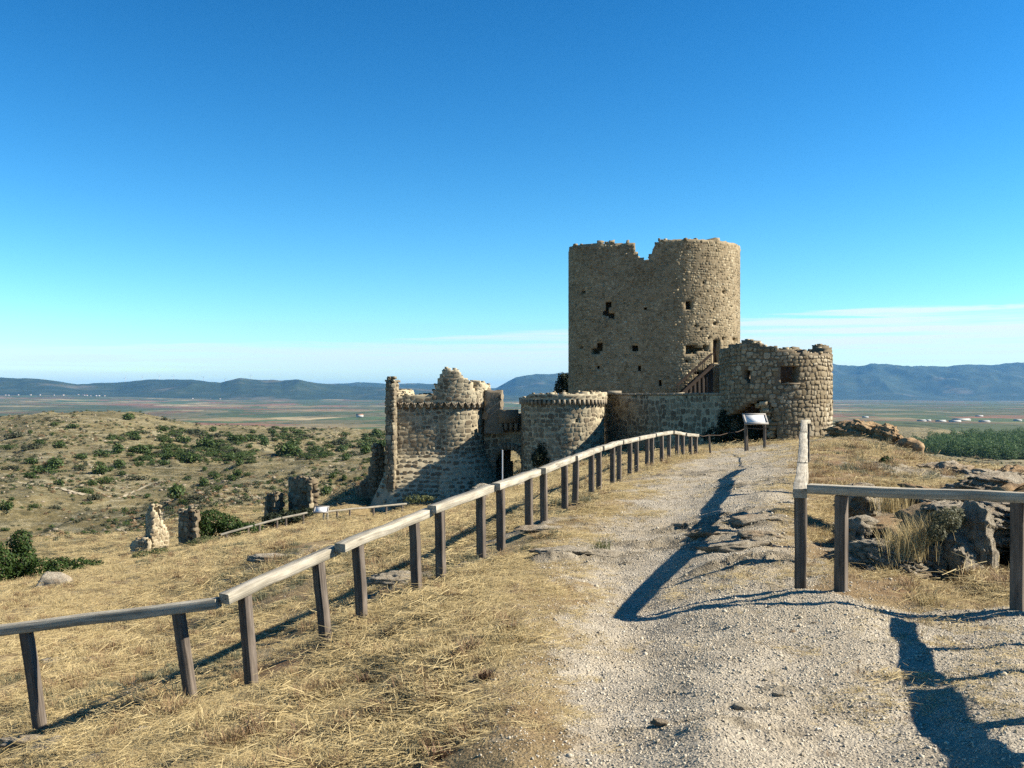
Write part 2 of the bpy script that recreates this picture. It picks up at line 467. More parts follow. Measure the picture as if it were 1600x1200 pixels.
def rock_mask(x, y):
    m = np.zeros(np.shape(x))
    for px, py, d, rx, ry, a in ROCKS:
        cx = (px - CX) / F * d
        q = ((x - cx) / rx) ** 2 + ((y - d) / ry) ** 2
        k = q < 9
        if np.any(k):
            m[k] = np.maximum(m[k], a * np.exp(-q[k] * .9))
    m = m * sstep(-.5, .35, fbm(np.asarray(x) * 2.3, np.asarray(y) * 2.3, 77, 3) + m * .6)
    return np.clip(m * 1.25, 0, 1)

PITX, PITY = 5.55, 11.0
def H(x, y, full=True):
    x, y = np.atleast_1d(np.asarray(x, float)), np.atleast_1d(np.asarray(y, float))
    z = H0(x, y)
    r = np.hypot(x, y)
    near = 1 - sstep(60, 110, r)
    pm = path_mask(x, y)
    z = z + near * (fbm(x * .55, y * .55, 3, 3) * .045 * sstep(3, 9, r) + fbm(x * 1.9, y * 1.9, 5, 4) * .026 * (1 - .2 * pm))
    if full:
        k = r < 70
        if k.any():
            xx, yy = x[k], y[k]
            rm = rock_mask(xx, yy)
            wx = xx + .25 * noise2(xx * 1.3, yy * 1.3, 8)
            rid = 1 - np.abs(fbm(wx * 1.7 + yy * .8, yy * 4.5 - wx * .9, 11, 3))
            add = rm * (rid - .45) * .13
            add = add + fbm(xx * 9, yy * 9, 15, 3) * .007
            add = add - 1.5 * np.exp(-(((xx - PITX) / .42) ** 2 + ((yy - PITY) / .9) ** 2) ** 2)
            z[k] = z[k] + add
    mid = sstep(68, 150, r) * (1 - sstep(1100, 2000, r))
    k = mid > 0
    if k.any():
        xx, yy = x[k], y[k]
        g = 1 - np.abs(fbm(xx / 70., yy / 70., 21, 4))
        z[k] = z[k] + mid[k] * ((g - .6) * 5.0 + fbm(xx / 14., yy / 14., 25, 4) * .55 + (1 - np.abs(fbm(xx / 9., yy / 9., 27, 3))) * .5)
    z = z + sstep(2000, 4000, r) * fbm(x / 900., y / 900., 41, 3) * 4.0
    return z
def G(x, y): return float(H(x, y)[0])

def hit(px, py, d0=2.0, d1=2500.0, n=260):
    """Where the sight line through a point of the frame meets the ground; px, py arrays."""
    px, py = np.atleast_1d(np.asarray(px, float)), np.atleast_1d(np.asarray(py, float))
    ds = np.exp(np.linspace(math.log(d0), math.log(d1), n))
    X = (px[:, None] - CX) / F * ds; Y = np.broadcast_to(ds, X.shape); Z = (HY - py[:, None]) / F * ds
    g = H(X.ravel(), Y.ravel(), False).reshape(X.shape)
    below = Z < g
    i = np.argmax(below, 1); ok = below.any(1)
    i = np.maximum(i, 1); a = np.arange(len(px))
    f0, f1 = (Z - g)[a, i-1], (Z - g)[a, i]
    t = np.clip(f0 / np.maximum(f0 - f1, 1e-9), 0, 1)
    d = ds[i-1] + (ds[i] - ds[i-1]) * t
    return d, ok

# the sheet: rings round the camera out to the horizon
rad = [1.0]
while rad[-1] < 60: rad.append(rad[-1] * (1.012 if rad[-1] < 3.6 else 1.0055))
while rad[-1] < 46000: rad.append(rad[-1] * 1.0145)
rad = np.array(rad)
a_in = np.radians(np.arange(-31, 31.001, 0.125))
a_out = np.radians(np.concatenate([np.arange(32, 60, 1.0), np.arange(60, 180.1, 4.0)]))
ang = np.concatenate([-a_out[::-1], a_in, a_out])
NR, NA = len(rad), len(ang)
RR, AA = np.meshgrid(rad, ang, indexing='ij')
TX, TY = (RR * np.sin(AA)).ravel(), (RR * np.cos(AA)).ravel()
TZ = H(TX, TY)
TV = np.stack([TX, TY, TZ], 1)
ii, jj = np.meshgrid(np.arange(NR - 1), np.arange(NA - 1), indexing='ij')
q0 = (ii * NA + jj).ravel()
TQ = np.stack([q0, q0 + 1, q0 + NA + 1, q0 + NA], 1)[:, ::-1]
PM = path_mask(TX, TY); RM = rock_mask(TX, TY) * (np.hypot(TX, TY) < 70)
RD = sstep(-.2, .8, TX - .29 * TY) * sstep(9, 10.5, TY)
fr = np.hypot(TX, TY)[TQ].mean(1); fp = PM[TQ].mean(1); fy = TY[TQ].mean(1)
region = np.where(fr > 1350, 3, np.where(fr > 64, 2, np.where((fp > .5) & (fr < 60), 1, 0)))

def submesh(name, sel, mat, label=None):
    q = TQ[sel]; u, inv = np.unique(q, return_inverse=True)
    m = raw_mesh(name, TV[u], inv.reshape(q.shape), mat, True)
    for an, arr in (('path', PM), ('rockiness', RM), ('reddish', RD)):
        a = m.attributes.new(an, 'FLOAT', 'POINT'); a.data.foreach_set('value', arr[u].astype(np.float32))
    return link(name, m, kind='structure', label=label)

# near ground: straw-coloured soil, gravel where the path runs, grey limestone where rock breaks through
def ground_material(name):
    t = NT(name); p = t.coord()
    soil = t.ramp(t.noise(p, 1.3, 6, .65), [(.28, (.21, .14, .065)), (.5, (.37, .275, .14)), (.72, (.49, .38, .21))])
    red = t.ramp(t.noise(p, .35, 4, .6), [(.52, 0.0), (.68, .6)])
    soil = t.mix(red, soil, (.26, .135, .065))
    soil = t.mix(t.math('MULTIPLY', t.attr('reddish'), t.ramp(t.noise(p, .9, 5, .65), [(.35, .95), (.65, .25)])), soil, (.285, .165, .085))
    speck = t.noise(p, 38.0, 5, .75)
    soil = t.mix(.75, soil, t.ramp(speck, [(.32, .3), (.62, 1.0)]), 'MULTIPLY')
    grav = t.ramp(t.noise(p, 2.2, 5, .6), [(.3, (.40, .335, .24)), (.7, (.585, .51, .385))])
    v = t.new('ShaderNodeTexVoronoi'); v.inputs['Scale'].default_value = 58.0; t.l.new(p, v.inputs['Vector'])
    grav = t.mix(.65, grav, t.ramp(v.outputs['Color'], [(.1, .45), (.85, 1.0)]), 'MULTIPLY')
    grav = t.mix(t.ramp(t.noise(p, .8, 4, .6), [(.45, 0.), (.7, .45)]), grav, (.40, .31, .18))
    pa = t.math('ADD', t.attr('path'), t.math('MULTIPLY', t.math('SUBTRACT', t.noise(p, 2.6, 9, .75), .5), 1.7))
    c = t.mix(t.ramp(pa, [(.38, 0.), (.62, 1.)]), soil, grav)
    rk = t.ramp(t.noise(p, 6.0, 8, .7), [(.3, (.11, .09, .06)), (.5, (.27, .225, .155)), (.7, (.43, .37, .27))])
    ra = t.math('ADD', t.attr('rockiness'), t.math('MULTIPLY', t.math('SUBTRACT', t.noise(p, 7.0, 6, .7), .5), .8))
    c = t.mix(t.ramp(ra, [(.3, 0.), (.5, 1.)]), c, rk)
    hb = t.math('ADD', t.math('MULTIPLY', speck, 1.0), t.math('MULTIPLY', v.outputs['Distance'], -.7))
    t.bump(hb, .75, .025)
    return t.color(c)
M['ground'] = ground_material('dry_ground'); M['path'] = ground_material('gravel')

t = NT('scrub_hillside'); p = t.coord()
c = t.ramp(t.noise(p, .035, 8, .68), [(.3, (.145, .12, .05)), (.5, (.265, .21, .095)), (.7, (.38, .305, .15))])
st = t.noise(t.coord((.05, .05, .9)), 1.0, 8, .7, dist=1.5)
c = t.mix(t.ramp(st, [(.5, 0.), (.66, .75)]), c, (.50, .44, .28))
c = t.mix(t.ramp(t.noise(p, .26, 7, .75), [(.40, .75), (.55, 0.)]), c, (.075, .072, .03))
c = t.mix(t.ramp(t.noise(p, .9, 5, .75), [(.55, 0.), (.72, .8)]), c, (.50, .45, .31))
c = t.mix(.6, c, t.ramp(t.noise(p, 1.4, 6, .8), [(.3, .35), (.62, 1.)]), 'MULTIPLY')
t.bump(t.noise(p, .7, 8, .75), 1.0, .8)
M['hill'] = t.color(c)

t = NT('farmed_plain'); p = t.coord((1, 1, 0))
rot = t.new('ShaderNodeMapping'); rot.inputs['Rotation'].default_value = (0, 0, .35); rot.inputs['Scale'].default_value = (1, .55, 0)
t.l.new(p, rot.inputs['Vector'])
v = t.new('ShaderNodeTexVoronoi'); v.distance = 'CHEBYCHEV'; v.inputs['Scale'].default_value = .0042; v.inputs['Randomness'].default_value = .9
t.l.new(rot.outputs[0], v.inputs['Vector'])
sp = t.new('ShaderNodeSeparateColor'); t.l.new(v.outputs['Color'], sp.inputs[0])
c = t.ramp(sp.outputs[0], [(0., (.30, .14, .08)), (.14, (.11, .13, .05)), (.3, (.32, .24, .12)), (.42, (.28, .15, .085)), (.55, (.10, .145, .055)), (.72, (.24, .19, .095)), (.84, (.48, .37, .20)), (.93, (.11, .14, .06))], 'CONSTANT')
big = t.noise(p, .0007, 5, .6)
c = t.mix(t.ramp(big, [(.42, 0.), (.58, .85)]), c, (.075, .095, .042))
wood = t.noise(p, .011, 6, .75)
c = t.mix(t.ramp(wood, [(.52, 0.), (.58, .9)]), c, (.035, .052, .022))
c = t.mix(.45, c, t.ramp(t.noise(p, .05, 6, .7), [(.3, .4), (.65, 1.)]), 'MULTIPLY')
M['plain'] = t.color(c)

submesh('ground', region == 0, M['ground'], 'dry grass slope of straw coloured soil')
submesh('path', region == 1, M['path'], 'pale gravel path with bedrock showing through')
submesh('hillside', region == 2, M['hill'], 'tan scrub hillside')
submesh('plain', region == 3, M['plain'], 'patchwork of red and green fields')

def strip(name, pts, width, mat, label):
    '''A worn track lying on the hillside along sight points.'''
    pts = np.array(pts, float); t_ = np.linspace(0, 1, 60); k = np.linspace(0, 1, len(pts))
    px, py = np.interp(t_, k, pts[:, 0]), np.interp(t_, k, pts[:, 1])
    d, ok = hit(px, py, 66, 900); d = np.convolve(np.pad(d, 6, 'edge'), np.ones(13) / 13, 'valid')
    x, y = (px - CX) / F * d, d
    T = np.stack([np.gradient(x), np.gradient(y)], 1); T /= np.linalg.norm(T, axis=1, keepdims=True); Nn = np.stack([T[:, 1], -T[:, 0]], 1)
    w = width * (1 + .35 * fbm(t_ * 9, t_ * 0, 51, 3)); cols = []
    for q in (-.5, -.17, .17, .5):
        X, Y = x + Nn[:, 0] * w * q, y + Nn[:, 1] * w * q; cols.append(np.stack([X, Y, H(X, Y) + .10], 1))
    V = np.concatenate(cols); n = 60; Q = [[c * n + i, c * n + i + 1, (c + 1) * n + i + 1, (c + 1) * n + i] for c in range(3) for i in range(n - 1)]
    mk(name, V, np.array(Q), mat, smooth=True, kind='structure', label=label)
M['track'] = plain_mat('pale_track', (.33, .275, .18), (.46, .39, .265), 1.5)
strip('track', [(22, 753), (60, 758), (95, 764), (134, 774)], 1.5, M['track'], 'pale dirt track running down the left hillside')
strip('track', [(186, 779), (205, 771), (228, 760), (246, 753)], .6, M['track'], 'faint pale track on the middle of the left hillside')

# mountains: ridges with their own depth, rising out of the plain
def mountain(name, prof, dcrest, depth, seed, mat, label, a0, a1, step=.06, rows=70, base_py=628):
    an = np.radians(np.arange(a0, a1, step))
    pxs = CX + F * np.tan(np.clip(an, -1.2, 1.2))
    pp = np.array(prof, float)
    outside = np.clip((np.abs(pxs - 800) - 800) / 300, 0, 1)
    py = np.interp(pxs, pp[:, 0], pp[:, 1]) - outside * 5 * fbm(an * 9, an * 0, seed, 3) - .35 * fbm(an * 120, an * 0 + 3, seed + 1, 3)
    zc = (HY - py) / F * dcrest * np.cos(an) / np.cos(an)
    t_ = np.linspace(0, 1, rows)
    V = np.zeros((rows, len(an), 3))
    for k, tt in enumerate(t_):
        r = (dcrest - depth + (depth * 1.5) * tt) / np.cos(np.clip(an, -1.2, 1.2))
        x, y = r * np.sin(an), r * np.cos(an)
        s = tt * 1.5
        zb = H0(x, y)
        rise = sstep(0, 1, s) if s <= 1 else 1 - .8 * sstep(1, 1.5, s)
        rid = (1 - np.abs(fbm(x / 1500, y / 2600, seed + 5, 5))) - .55
        z = zb - 30 + (zc - zb + 30) * rise * (1 + .55 * rid * np.sin(np.pi * np.clip(s, 0, 1)) ** .7)
        V[k] = np.stack([x, y, z], 1)
    n = len(an)
    i_, j_ = np.meshgrid(np.arange(rows - 1), np.arange(n - 1), indexing='ij'); q = (i_ * n + j_).ravel()
    mk(name, V.reshape(-1, 3), np.stack([q, q + n, q + n + 1, q + 1], 1)[:, ::-1], mat, smooth=True, kind='structure', label=label)

t = NT('wooded_mountain'); p = t.coord()
c = t.ramp(t.noise(p, .0035, 8, .7), [(.3, (.020, .034, .018)), (.55, (.038, .055, .026)), (.7, (.085, .09, .048))])
c = t.mix(t.ramp(t.noise(p, .0012, 5, .6), [(.58, 0.), (.68, .6)]), c, (.19, .16, .10))
M['mount'] = t.color(c)
mountain('mountain', [(-200,596),(0,592),(60,592),(120,600),(180,598),(230,593),(300,593),(345,599),(375,592),(410,594),(440,597),(465,595),(520,601),(560,604),(640,606),(720,612),(860,622),(1000,626)], 11500, 2600, 100, M['mount'], 'low wooded ridge beyond the plain on the left', -50, 8)
mountain('mountain', [(200,606),(420,602),(520,600),(560,599),(620,602),(680,600),(740,608),(775,608),(790,600),(806,592),(840,588),(890,586),(950,582),(1100,580),(1200,578),(1295,573),(1340,577),(1362,573),(1400,575),(1450,577),(1500,574),(1560,573),(1590,572),(1700,578),(2000,580)], 17000, 5200, 140, M['mount'], 'high blue mountain ridge across the right horizon', -14, 52)
# ------------------------------------------------------------------ masonry
def arc(cx, cy, R, a0, a1, n=48):
    a = np.radians(np.linspace(a0, a1, n))
    return np.stack([cx + R * np.cos(a), cy + R * np.sin(a)], 1)

def resample(P, step, closed):
    P = np.asarray(P, float)
    if closed: P = np.vstack([P, P[:1]])
    s = np.concatenate([[0], np.cumsum(np.hypot(*np.diff(P, axis=0).T))])
    n = max(2, int(round(s[-1] / step)))
    u = np.linspace(0, s[-1], n + 1)
    if closed: u = u[:-1]
    Q = np.stack([np.interp(u, s, P[:, 0]), np.interp(u, s, P[:, 1])], 1)
    if closed: T = np.roll(Q, -1, 0) - np.roll(Q, 1, 0)
    else: T = np.gradient(Q, axis=0)
    T /= np.linalg.norm(T, axis=1, keepdims=True)
    return Q, np.stack([T[:, 1], -T[:, 0]], 1), s[-1]

STONE_LIB = {}
def stone_lib(mat):
    if mat.name not in STONE_LIB:
        r = np.random.default_rng(len(STONE_LIB) + 50); L = []
        for k in range(28):
            n = int(r.integers(5, 8))
            an = (np.arange(n) + r.uniform(-.28, .28, n)) * 2 * math.pi / n + r.uniform(0, 1)
            ca, sa = np.cos(an), np.sin(an)
            c = np.stack([np.sign(ca) * np.abs(ca) ** .48, np.sign(sa) * np.abs(sa) ** .48], 1) * .5 * r.uniform(.84, 1.02, (n, 1))
            ins = r.uniform(.76, .92)
            back = np.stack([c[:, 0], np.full(n, 1.3), c[:, 1]], 1)
            mid = np.stack([c[:, 0], np.full(n, -.3) + r.uniform(-.2, .2, n), c[:, 1]], 1)
            fc = c * ins + r.uniform(-.06, .06, (1, 2))
            front = np.stack([fc[:, 0], -1 + r.uniform(-.25, .25, n), fc[:, 1]], 1)
            V = np.vstack([back, mid, front])
            Q = []
            for b in (0, n):
                for i in range(n): Q.append([b + i, b + (i+1) % n, b + n + (i+1) % n, b + n + i])
            for i in range(1, n - 1): Q.append([2*n, 2*n + i, 2*n + i + 1, 2*n + i + 1])
            Q = np.array(Q); tri = Q[:, 2] == Q[:, 3]
            L.append((V, Q, raw_mesh('stone', V, [Q[~tri], Q[tri][:, :3]], mat)))
        STONE_LIB[mat.name] = L
    return STONE_LIB[mat.name]

def proj(p):
    d = np.maximum(p[..., 1], .1)
    return CX + F * p[..., 0] / d, HY - F * p[..., 2] / d

def wall(root, plan, closed, th, z0, top, mats, du=.25, dv=.25, batter=None, holes=None, stone=(.34, .26, .03), zvis=None, nsingle=300, seed=0, jag=.5, name='wall', rubble=True, rub=.3, cull=-.25, fillf=1.0, rubp=.45):
    """A masonry wall along a plan line (outer face on the right hand): a solid core with real openings, faced with separate stones.
    top(px, front) gives the height of the ruined edge in the frame, or is a plain z."""
    r = np.random.default_rng(seed + 900)
    P, N, Ltot = resample(plan, du, closed)
    n = len(P); nc = n if closed else n - 1
    zmax = top if not callable(top) else None
    if callable(top):
        pc = np.stack([P[:, 0], P[:, 1], np.zeros(n)], 1)
        front = (N * -P).sum(1) > 0
        pxx = CX + F * P[:, 0] / P[:, 1]
        zt = (HY - top(pxx, front)) / F * P[:, 1]
    else: zt = np.full(n, float(top))
    zt_c = (zt + np.roll(zt, -1))[:nc] / 2
    zs = np.arange(z0, zt_c.max() + dv * 1.01, dv); m = len(zs)
    b = np.array([batter(z) if batter else 0. for z in zs])
    O = np.zeros((n, m, 3)); I = np.zeros((n, m, 3))
    O[..., :2] = P[:, None] + N[:, None] * b[None, :, None]; O[..., 2] = zs
    I[..., :2] = P[:, None] - N[:, None] * th; I[..., 2] = zs
    O[..., :2] += r.normal(0, .010, (n, m, 2)); I[..., :] += r.normal(0, .05, (n, m, 3)) * np.array([1, 1, .6])
    O[..., 2] += r.normal(0, dv * .08, (n, m))
    nx = (np.arange(n) + 1) % n
    C = (O[:nc, :-1] + O[nx[:nc], :-1] + O[:nc, 1:] + O[nx[:nc], 1:]) / 4
    ztj = zt_c + r.normal(0, dv * jag, nc)
    keep = C[..., 2] < ztj[:, None]
    if holes is not None:
        px, py = proj(C)
        fr_ = ((N[:nc, None] * -C[..., :2]).sum(-1) > 0)
        keep &= ~(holes(px, py, C) & fr_)
    io = lambda i, j: i * m + j
    off = n * m
    fi, fj = np.nonzero(keep); ni = nx[fi]
    Q = [np.stack([io(fi, fj), io(ni, fj), io(ni, fj+1), io(fi, fj+1)], 1),
         np.stack([io(fi, fj), io(fi, fj+1), io(ni, fj+1), io(ni, fj)], 1) + off]
    def nb(di, dj):
        k = np.zeros_like(keep)
        if di == 1: k[:-1] = keep[1:]; k[-1] = keep[0] if closed else False
        if di == -1: k[1:] = keep[:-1]; k[0] = keep[-1] if closed else False
        if dj == 1: k[:, :-1] = keep[:, 1:]
        if dj == -1: k[:, 1:] = keep[:, :-1]; k[:, 0] = True
        return k
    for di, dj in ((1, 0), (-1, 0), (0, 1), (0, -1)):
        si, sj = np.nonzero(keep & ~nb(di, dj)); ti = nx[si]
        if di == 1: A, B = io(ti, sj), io(ti, sj+1)
        elif di == -1: A, B = io(si, sj+1), io(si, sj)
        elif dj == 1: A, B = io(ti, sj+1), io(si, sj+1)
        else: A, B = io(si, sj), io(ti, sj)
        Q.append(np.stack([A, A + off, B + off, B], 1))
    V = np.vstack([O.reshape(-1, 3), I.reshape(-1, 3)])
    Qa = np.concatenate(Q); used, inv = np.unique(Qa, return_inverse=True)
    core = mk(name, V[used], inv.reshape(Qa.shape), mats[1], root)
    # facing stones
    sw, sh, proud = stone
    lib = stone_lib(mats[0])
    seg = Ltot / nc
    zv = z0 if zvis is None else zvis
    out = []
    z = zv
    while z < zs[-1]:
        h = sh * r.uniform(.75, 1.3)
        u = r.uniform(0, sw) if closed else 0.02
        while u < Ltot - .08:
            w = min(sw * r.uniform(.55, 1.5), Ltot - u)
            out.append((u + w / 2, z + h / 2, w, h)); u += w
        z += h * .96
    if out:
        S_ = np.array(out)
        uc, zc, w, h = S_.T
        zc = zc + sh * .45 * fbm(uc * .5 + seed, zc * .35, seed + 3, 2)
        zc = zc + r.normal(0, .13, len(uc)) * h
        h = h * r.uniform(.72, 1.2, len(uc)); w = w * r.uniform(.85, 1.08, len(uc))
        h, w = h * fillf, w * fillf
        rot = r.normal(0, .13, len(uc)) + .12 * noise2(uc * .4, zc * .4, seed + 9)
        def cell(uu, zz):
            ci = np.floor(uu / seg).astype(int); ci = ci % nc if closed else np.clip(ci, 0, nc - 1)
            cj = np.floor((zz - zs[0]) / dv).astype(int)
            ok = (cj >= 0) & (cj < m - 1)
            return keep[ci, np.clip(cj, 0, m - 2)] & ok
        ok = cell(uc, zc) & cell(uc - w * .4, zc) & cell(uc + w * .4, zc) & cell(uc, zc + h * .4) & cell(uc, zc - h * .4)
        fi_ = uc / seg; i0 = np.floor(fi_).astype(int); f = fi_ - i0
        i1 = (i0 + 1) % n if closed else np.minimum(i0 + 1, n - 1); i0 = i0 % n if closed else np.clip(i0, 0, n - 1)
        pos = P[i0] * (1 - f[:, None]) + P[i1] * f[:, None]
        nr = N[i0] * (1 - f[:, None]) + N[i1] * f[:, None]; nr /= np.linalg.norm(nr, axis=1, keepdims=True)
        bb = np.interp(zc, zs, b)
        pos = np.column_stack([pos + nr * bb[:, None], zc])
        ok &= (nr * -pos[:, :2]).sum(1) / np.hypot(pos[:, 0], pos[:, 1]) > cull
        sel = np.nonzero(ok)[0]
        area = (w * h / pos[:, 1] ** 2 * np.maximum(.05, (nr * -pos[:, :2]).sum(1) / np.hypot(pos[:, 0], pos[:, 1])))[sel]
        order = sel[np.argsort(-area)]
        px, py = proj(pos)
        vis = (px > -40) & (px < 1640) & (py < 1210)
        singles = [k for k in order if vis[k]][:nsingle]; sset = set(singles)
        rest = [k for k in sel if k not in sset]
        rl = np.array(wloc(root))
        pr = proud * r.uniform(.5, 1.5, len(uc)); pick = r.integers(0, len(lib), len(uc)); flip = r.random(len(uc)) < .5
        def mat4(k):
            tx = np.array([-nr[k, 1], nr[k, 0], 0.]); up = np.array([0, 0, 1.]); nn = np.array([nr[k, 0], nr[k, 1], 0.])
            ca, sa = math.cos(rot[k]), math.sin(rot[k])
            a = tx * ca + up * sa; c_ = -tx * sa + up * ca
            if flip[k]: a, c_ = -a, -c_
            return np.column_stack([a * (w[k] + .0), -nn * pr[k], c_ * (h[k] + .0)])
        for k in singles:
            o = bpy.data.objects.new('stone', lib[pick[k]][2]); COL.objects.link(o); o.parent = root
            A = mat4(k); pp = pos[k] - rl
            o.matrix_basis = Matrix(((A[0, 0], A[0, 1], A[0, 2], pp[0]), (A[1, 0], A[1, 1], A[1, 2], pp[1]), (A[2, 0], A[2, 1], A[2, 2], pp[2]), (0, 0, 0, 1)))
        if rest:
            mb = MB()
            for k in rest:
                Vs, Qs, _ = lib[pick[k]]
                mb.add(Vs @ mat4(k).T + pos[k], Qs)
            mb.build('stonework', mats[0], root, kind='stuff')
    # loose rubble along the broken edge
    if rubble:
        mb = MB()
        ti, tj = np.nonzero(keep & ~nb(0, 1))
        for i, j in zip(ti, tj):
            for q in range(2):
                if r.random() < rubp:
                    f = r.random(); g = r.random()
                    p = (O[i, j+1] * (1 - g) + O[nx[i], j+1] * g) * (1 - f) + (I[i, j+1] * (1 - g) + I[nx[i], j+1] * g) * f
                    s = rub * r.uniform(.5, 1.3)
                    vv = boxpts((0, 0, 0), s, s * r.uniform(.6, 1), s * r.uniform(.4, .8), r.uniform(0, 3)) * r.uniform(.75, 1.1, (8, 1))
                    mb.add(vv + p + np.array([0, 0, s * .12]), BQ)
        if mb.n: mb.build('rubble', mats[0], root, kind='stuff')
    return core

def xy(px, d): return ((px - CX) / F * d, d)

def prof(pts):
    a = np.array(pts, float)
    return lambda px: np.interp(px, a[:, 0], a[:, 1])

# ---- keep
KS, KM = M['keep_stone'], M['keep_mortar']
TM0 = M['tower_mortar']
CR, CL = (11.86, 73.0, 4.6), (6.2, 71.1, 2.2)
plan = np.vstack([arc(CL[0], CL[1], CL[2], 135, 265, 40), arc(CR[0], CR[1], CR[2], 265, 450, 70)])
keep = thing('castle_keep', 'tall twin lobed stone keep with broken notched top, highest building of the ruin', 'castle tower', (9.7, 72.0, -2.5))
f_top = prof([(880,389),(888,389),(900,384),(930,380),(955,377),(975,379),(988,380),(994,384),(997,402),(1000,404),(1017,405),(1019,393),(1023,391),(1024,383),(1030,377),(1060,373),(1120,374),(1140,378),(1150,383),(1160,388)])
khole = [(1114,1125,531,569),(1072,1083,470,484),(1115,1121,502,510),(1072,1090,538,551),(1093,1102,541,548),(1128,1134,524,532),(1106,1111,526,531),(1145,1152,529,536),
         (927,936,541,552),(921,931,548,557),(935,944,535,547),(943,951,478,492),(952,960,488,497),(946,955,471,480),(990,998,541,548),(896,901,506,512),(1000,1004,572,577),(1088,1095,580,585),(1112,1117,480,485),(1094,1099,512,516),
         (930,934,572,576),(968,972,522,526),(1010,1014,478,482),(908,912,455,459),(1060,1064,455,459),(1130,1134,450,455),(1098,1102,440,444),(905,909,540,545),(1085,1089,505,509),(1028,1033,595,600),(1075,1079,560,564)]
def kh(px, py, C):
    m = np.zeros(px.shape, bool)
    soft = (np.abs(px - 1119.5) > 9)
    px = px + soft * 3.2 * noise2(C[..., 0] * 2.3 + C[..., 1], C[..., 2] * 2.3, 71); py = py + soft * 3.0 * noise2(C[..., 0] * 2.3 + C[..., 1], C[..., 2] * 2.3, 72)
    for a, b_, c_, d_ in khole: m |= (px > a) & (px < b_) & (py > c_) & (py < d_)
    return m
wall(keep, plan, True, 1.7, -2.5, lambda px, fr_: np.where(fr_, f_top(px), np.interp(px, [880, 960, 978, 1034, 1050, 1160], [391, 391, 411, 412, 390, 390])), (KS, KM), .20, .20, None, kh, (.23, .165, .008), -1.2, 300, 1, .25, rub=.22, rubp=.3)

# heart of the wall behind the holes
Ph, Nh, _l = resample(plan, .4, True)
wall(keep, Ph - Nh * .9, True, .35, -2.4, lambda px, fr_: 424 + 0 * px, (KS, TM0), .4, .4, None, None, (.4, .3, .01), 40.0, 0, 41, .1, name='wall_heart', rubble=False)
# door leaf and lintel in the high doorway
mb = MB()
yk = CR[1] - math.sqrt(CR[2] ** 2 - ((1119.5 - CX) / F * 69.2 - CR[0]) ** 2)
dz0, dz1 = (HY - 569) / F * yk, (HY - 531) / F * yk
dx0, dx1 = (1114 - CX) / F * yk, (1125 - CX) / F * yk
mb.add(boxpts(((dx0 + dx1) / 2, yk + .45, (dz0 + dz1) / 2), dx1 - dx0 + .15, .08, dz1 - dz0), BQ)
mb.build('door', M['dark_wood'], keep)

# timber stair up to the doorway
stair = thing('wooden_stair', 'timber stair with handrails climbing to the high doorway of the tall keep', 'stair', tuple(at(1064, 618, 66.6)))
A0, A1 = at(1060, 620, 66.9), at(1115, 569.5, 67.3)
wv = Vector((0, .9, 0))
for k, yo in enumerate((0, .8)):
    mb = MB(); bar(mb, A0 + Vector((0, yo, 0)), A1 + Vector((0, yo, 0)), .07, .22); mb.build('stringer', M['dark_wood'], stair)
    mb = MB(); bar(mb, A0 + Vector((0, yo, .78)), A1 + Vector((0, yo, .78)), .06, .07); mb.build('handrail', M['dark_wood'], stair)
    for q in range(5):
        pz = A0.lerp(A1, q / 4) + Vector((0, yo, 0)); mb = MB(); bar(mb, pz, pz + Vector((0, 0, .8)), .05, .05, Vector((0, 1, 0))); mb.build('baluster', M['dark_wood'], stair)
for q in range(11):
    pz = A0.lerp(A1, (q + .5) / 11); mb = MB(); mb.add(boxpts(pz + Vector((0, .4, .06)), .26, .78, .04), BQ); mb.build('tread', M['dark_wood'], stair)
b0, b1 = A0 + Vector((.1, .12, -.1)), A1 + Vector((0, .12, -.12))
for q in range(8):                            # near-black upright boards added in place of the shade under the flight
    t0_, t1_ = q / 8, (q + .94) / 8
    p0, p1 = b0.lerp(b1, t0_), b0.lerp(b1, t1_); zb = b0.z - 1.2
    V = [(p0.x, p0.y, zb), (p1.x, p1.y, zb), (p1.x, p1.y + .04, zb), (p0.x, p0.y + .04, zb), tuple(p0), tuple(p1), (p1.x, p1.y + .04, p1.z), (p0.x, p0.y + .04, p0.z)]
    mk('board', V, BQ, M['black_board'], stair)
pl = A1 + Vector((.32, .45, 0))
mb = MB(); mb.add(boxpts(pl, .75, 1.0, .06), BQ); mb.build('landing', M['beam'], stair)
mb = MB(); bar(mb, pl + Vector((.25, -.4, -3.2)), pl + Vector((.25, -.4, 0)), .1, .1, Vector((0, 1, 0))); mb.build('post', M['dark_wood'], stair)

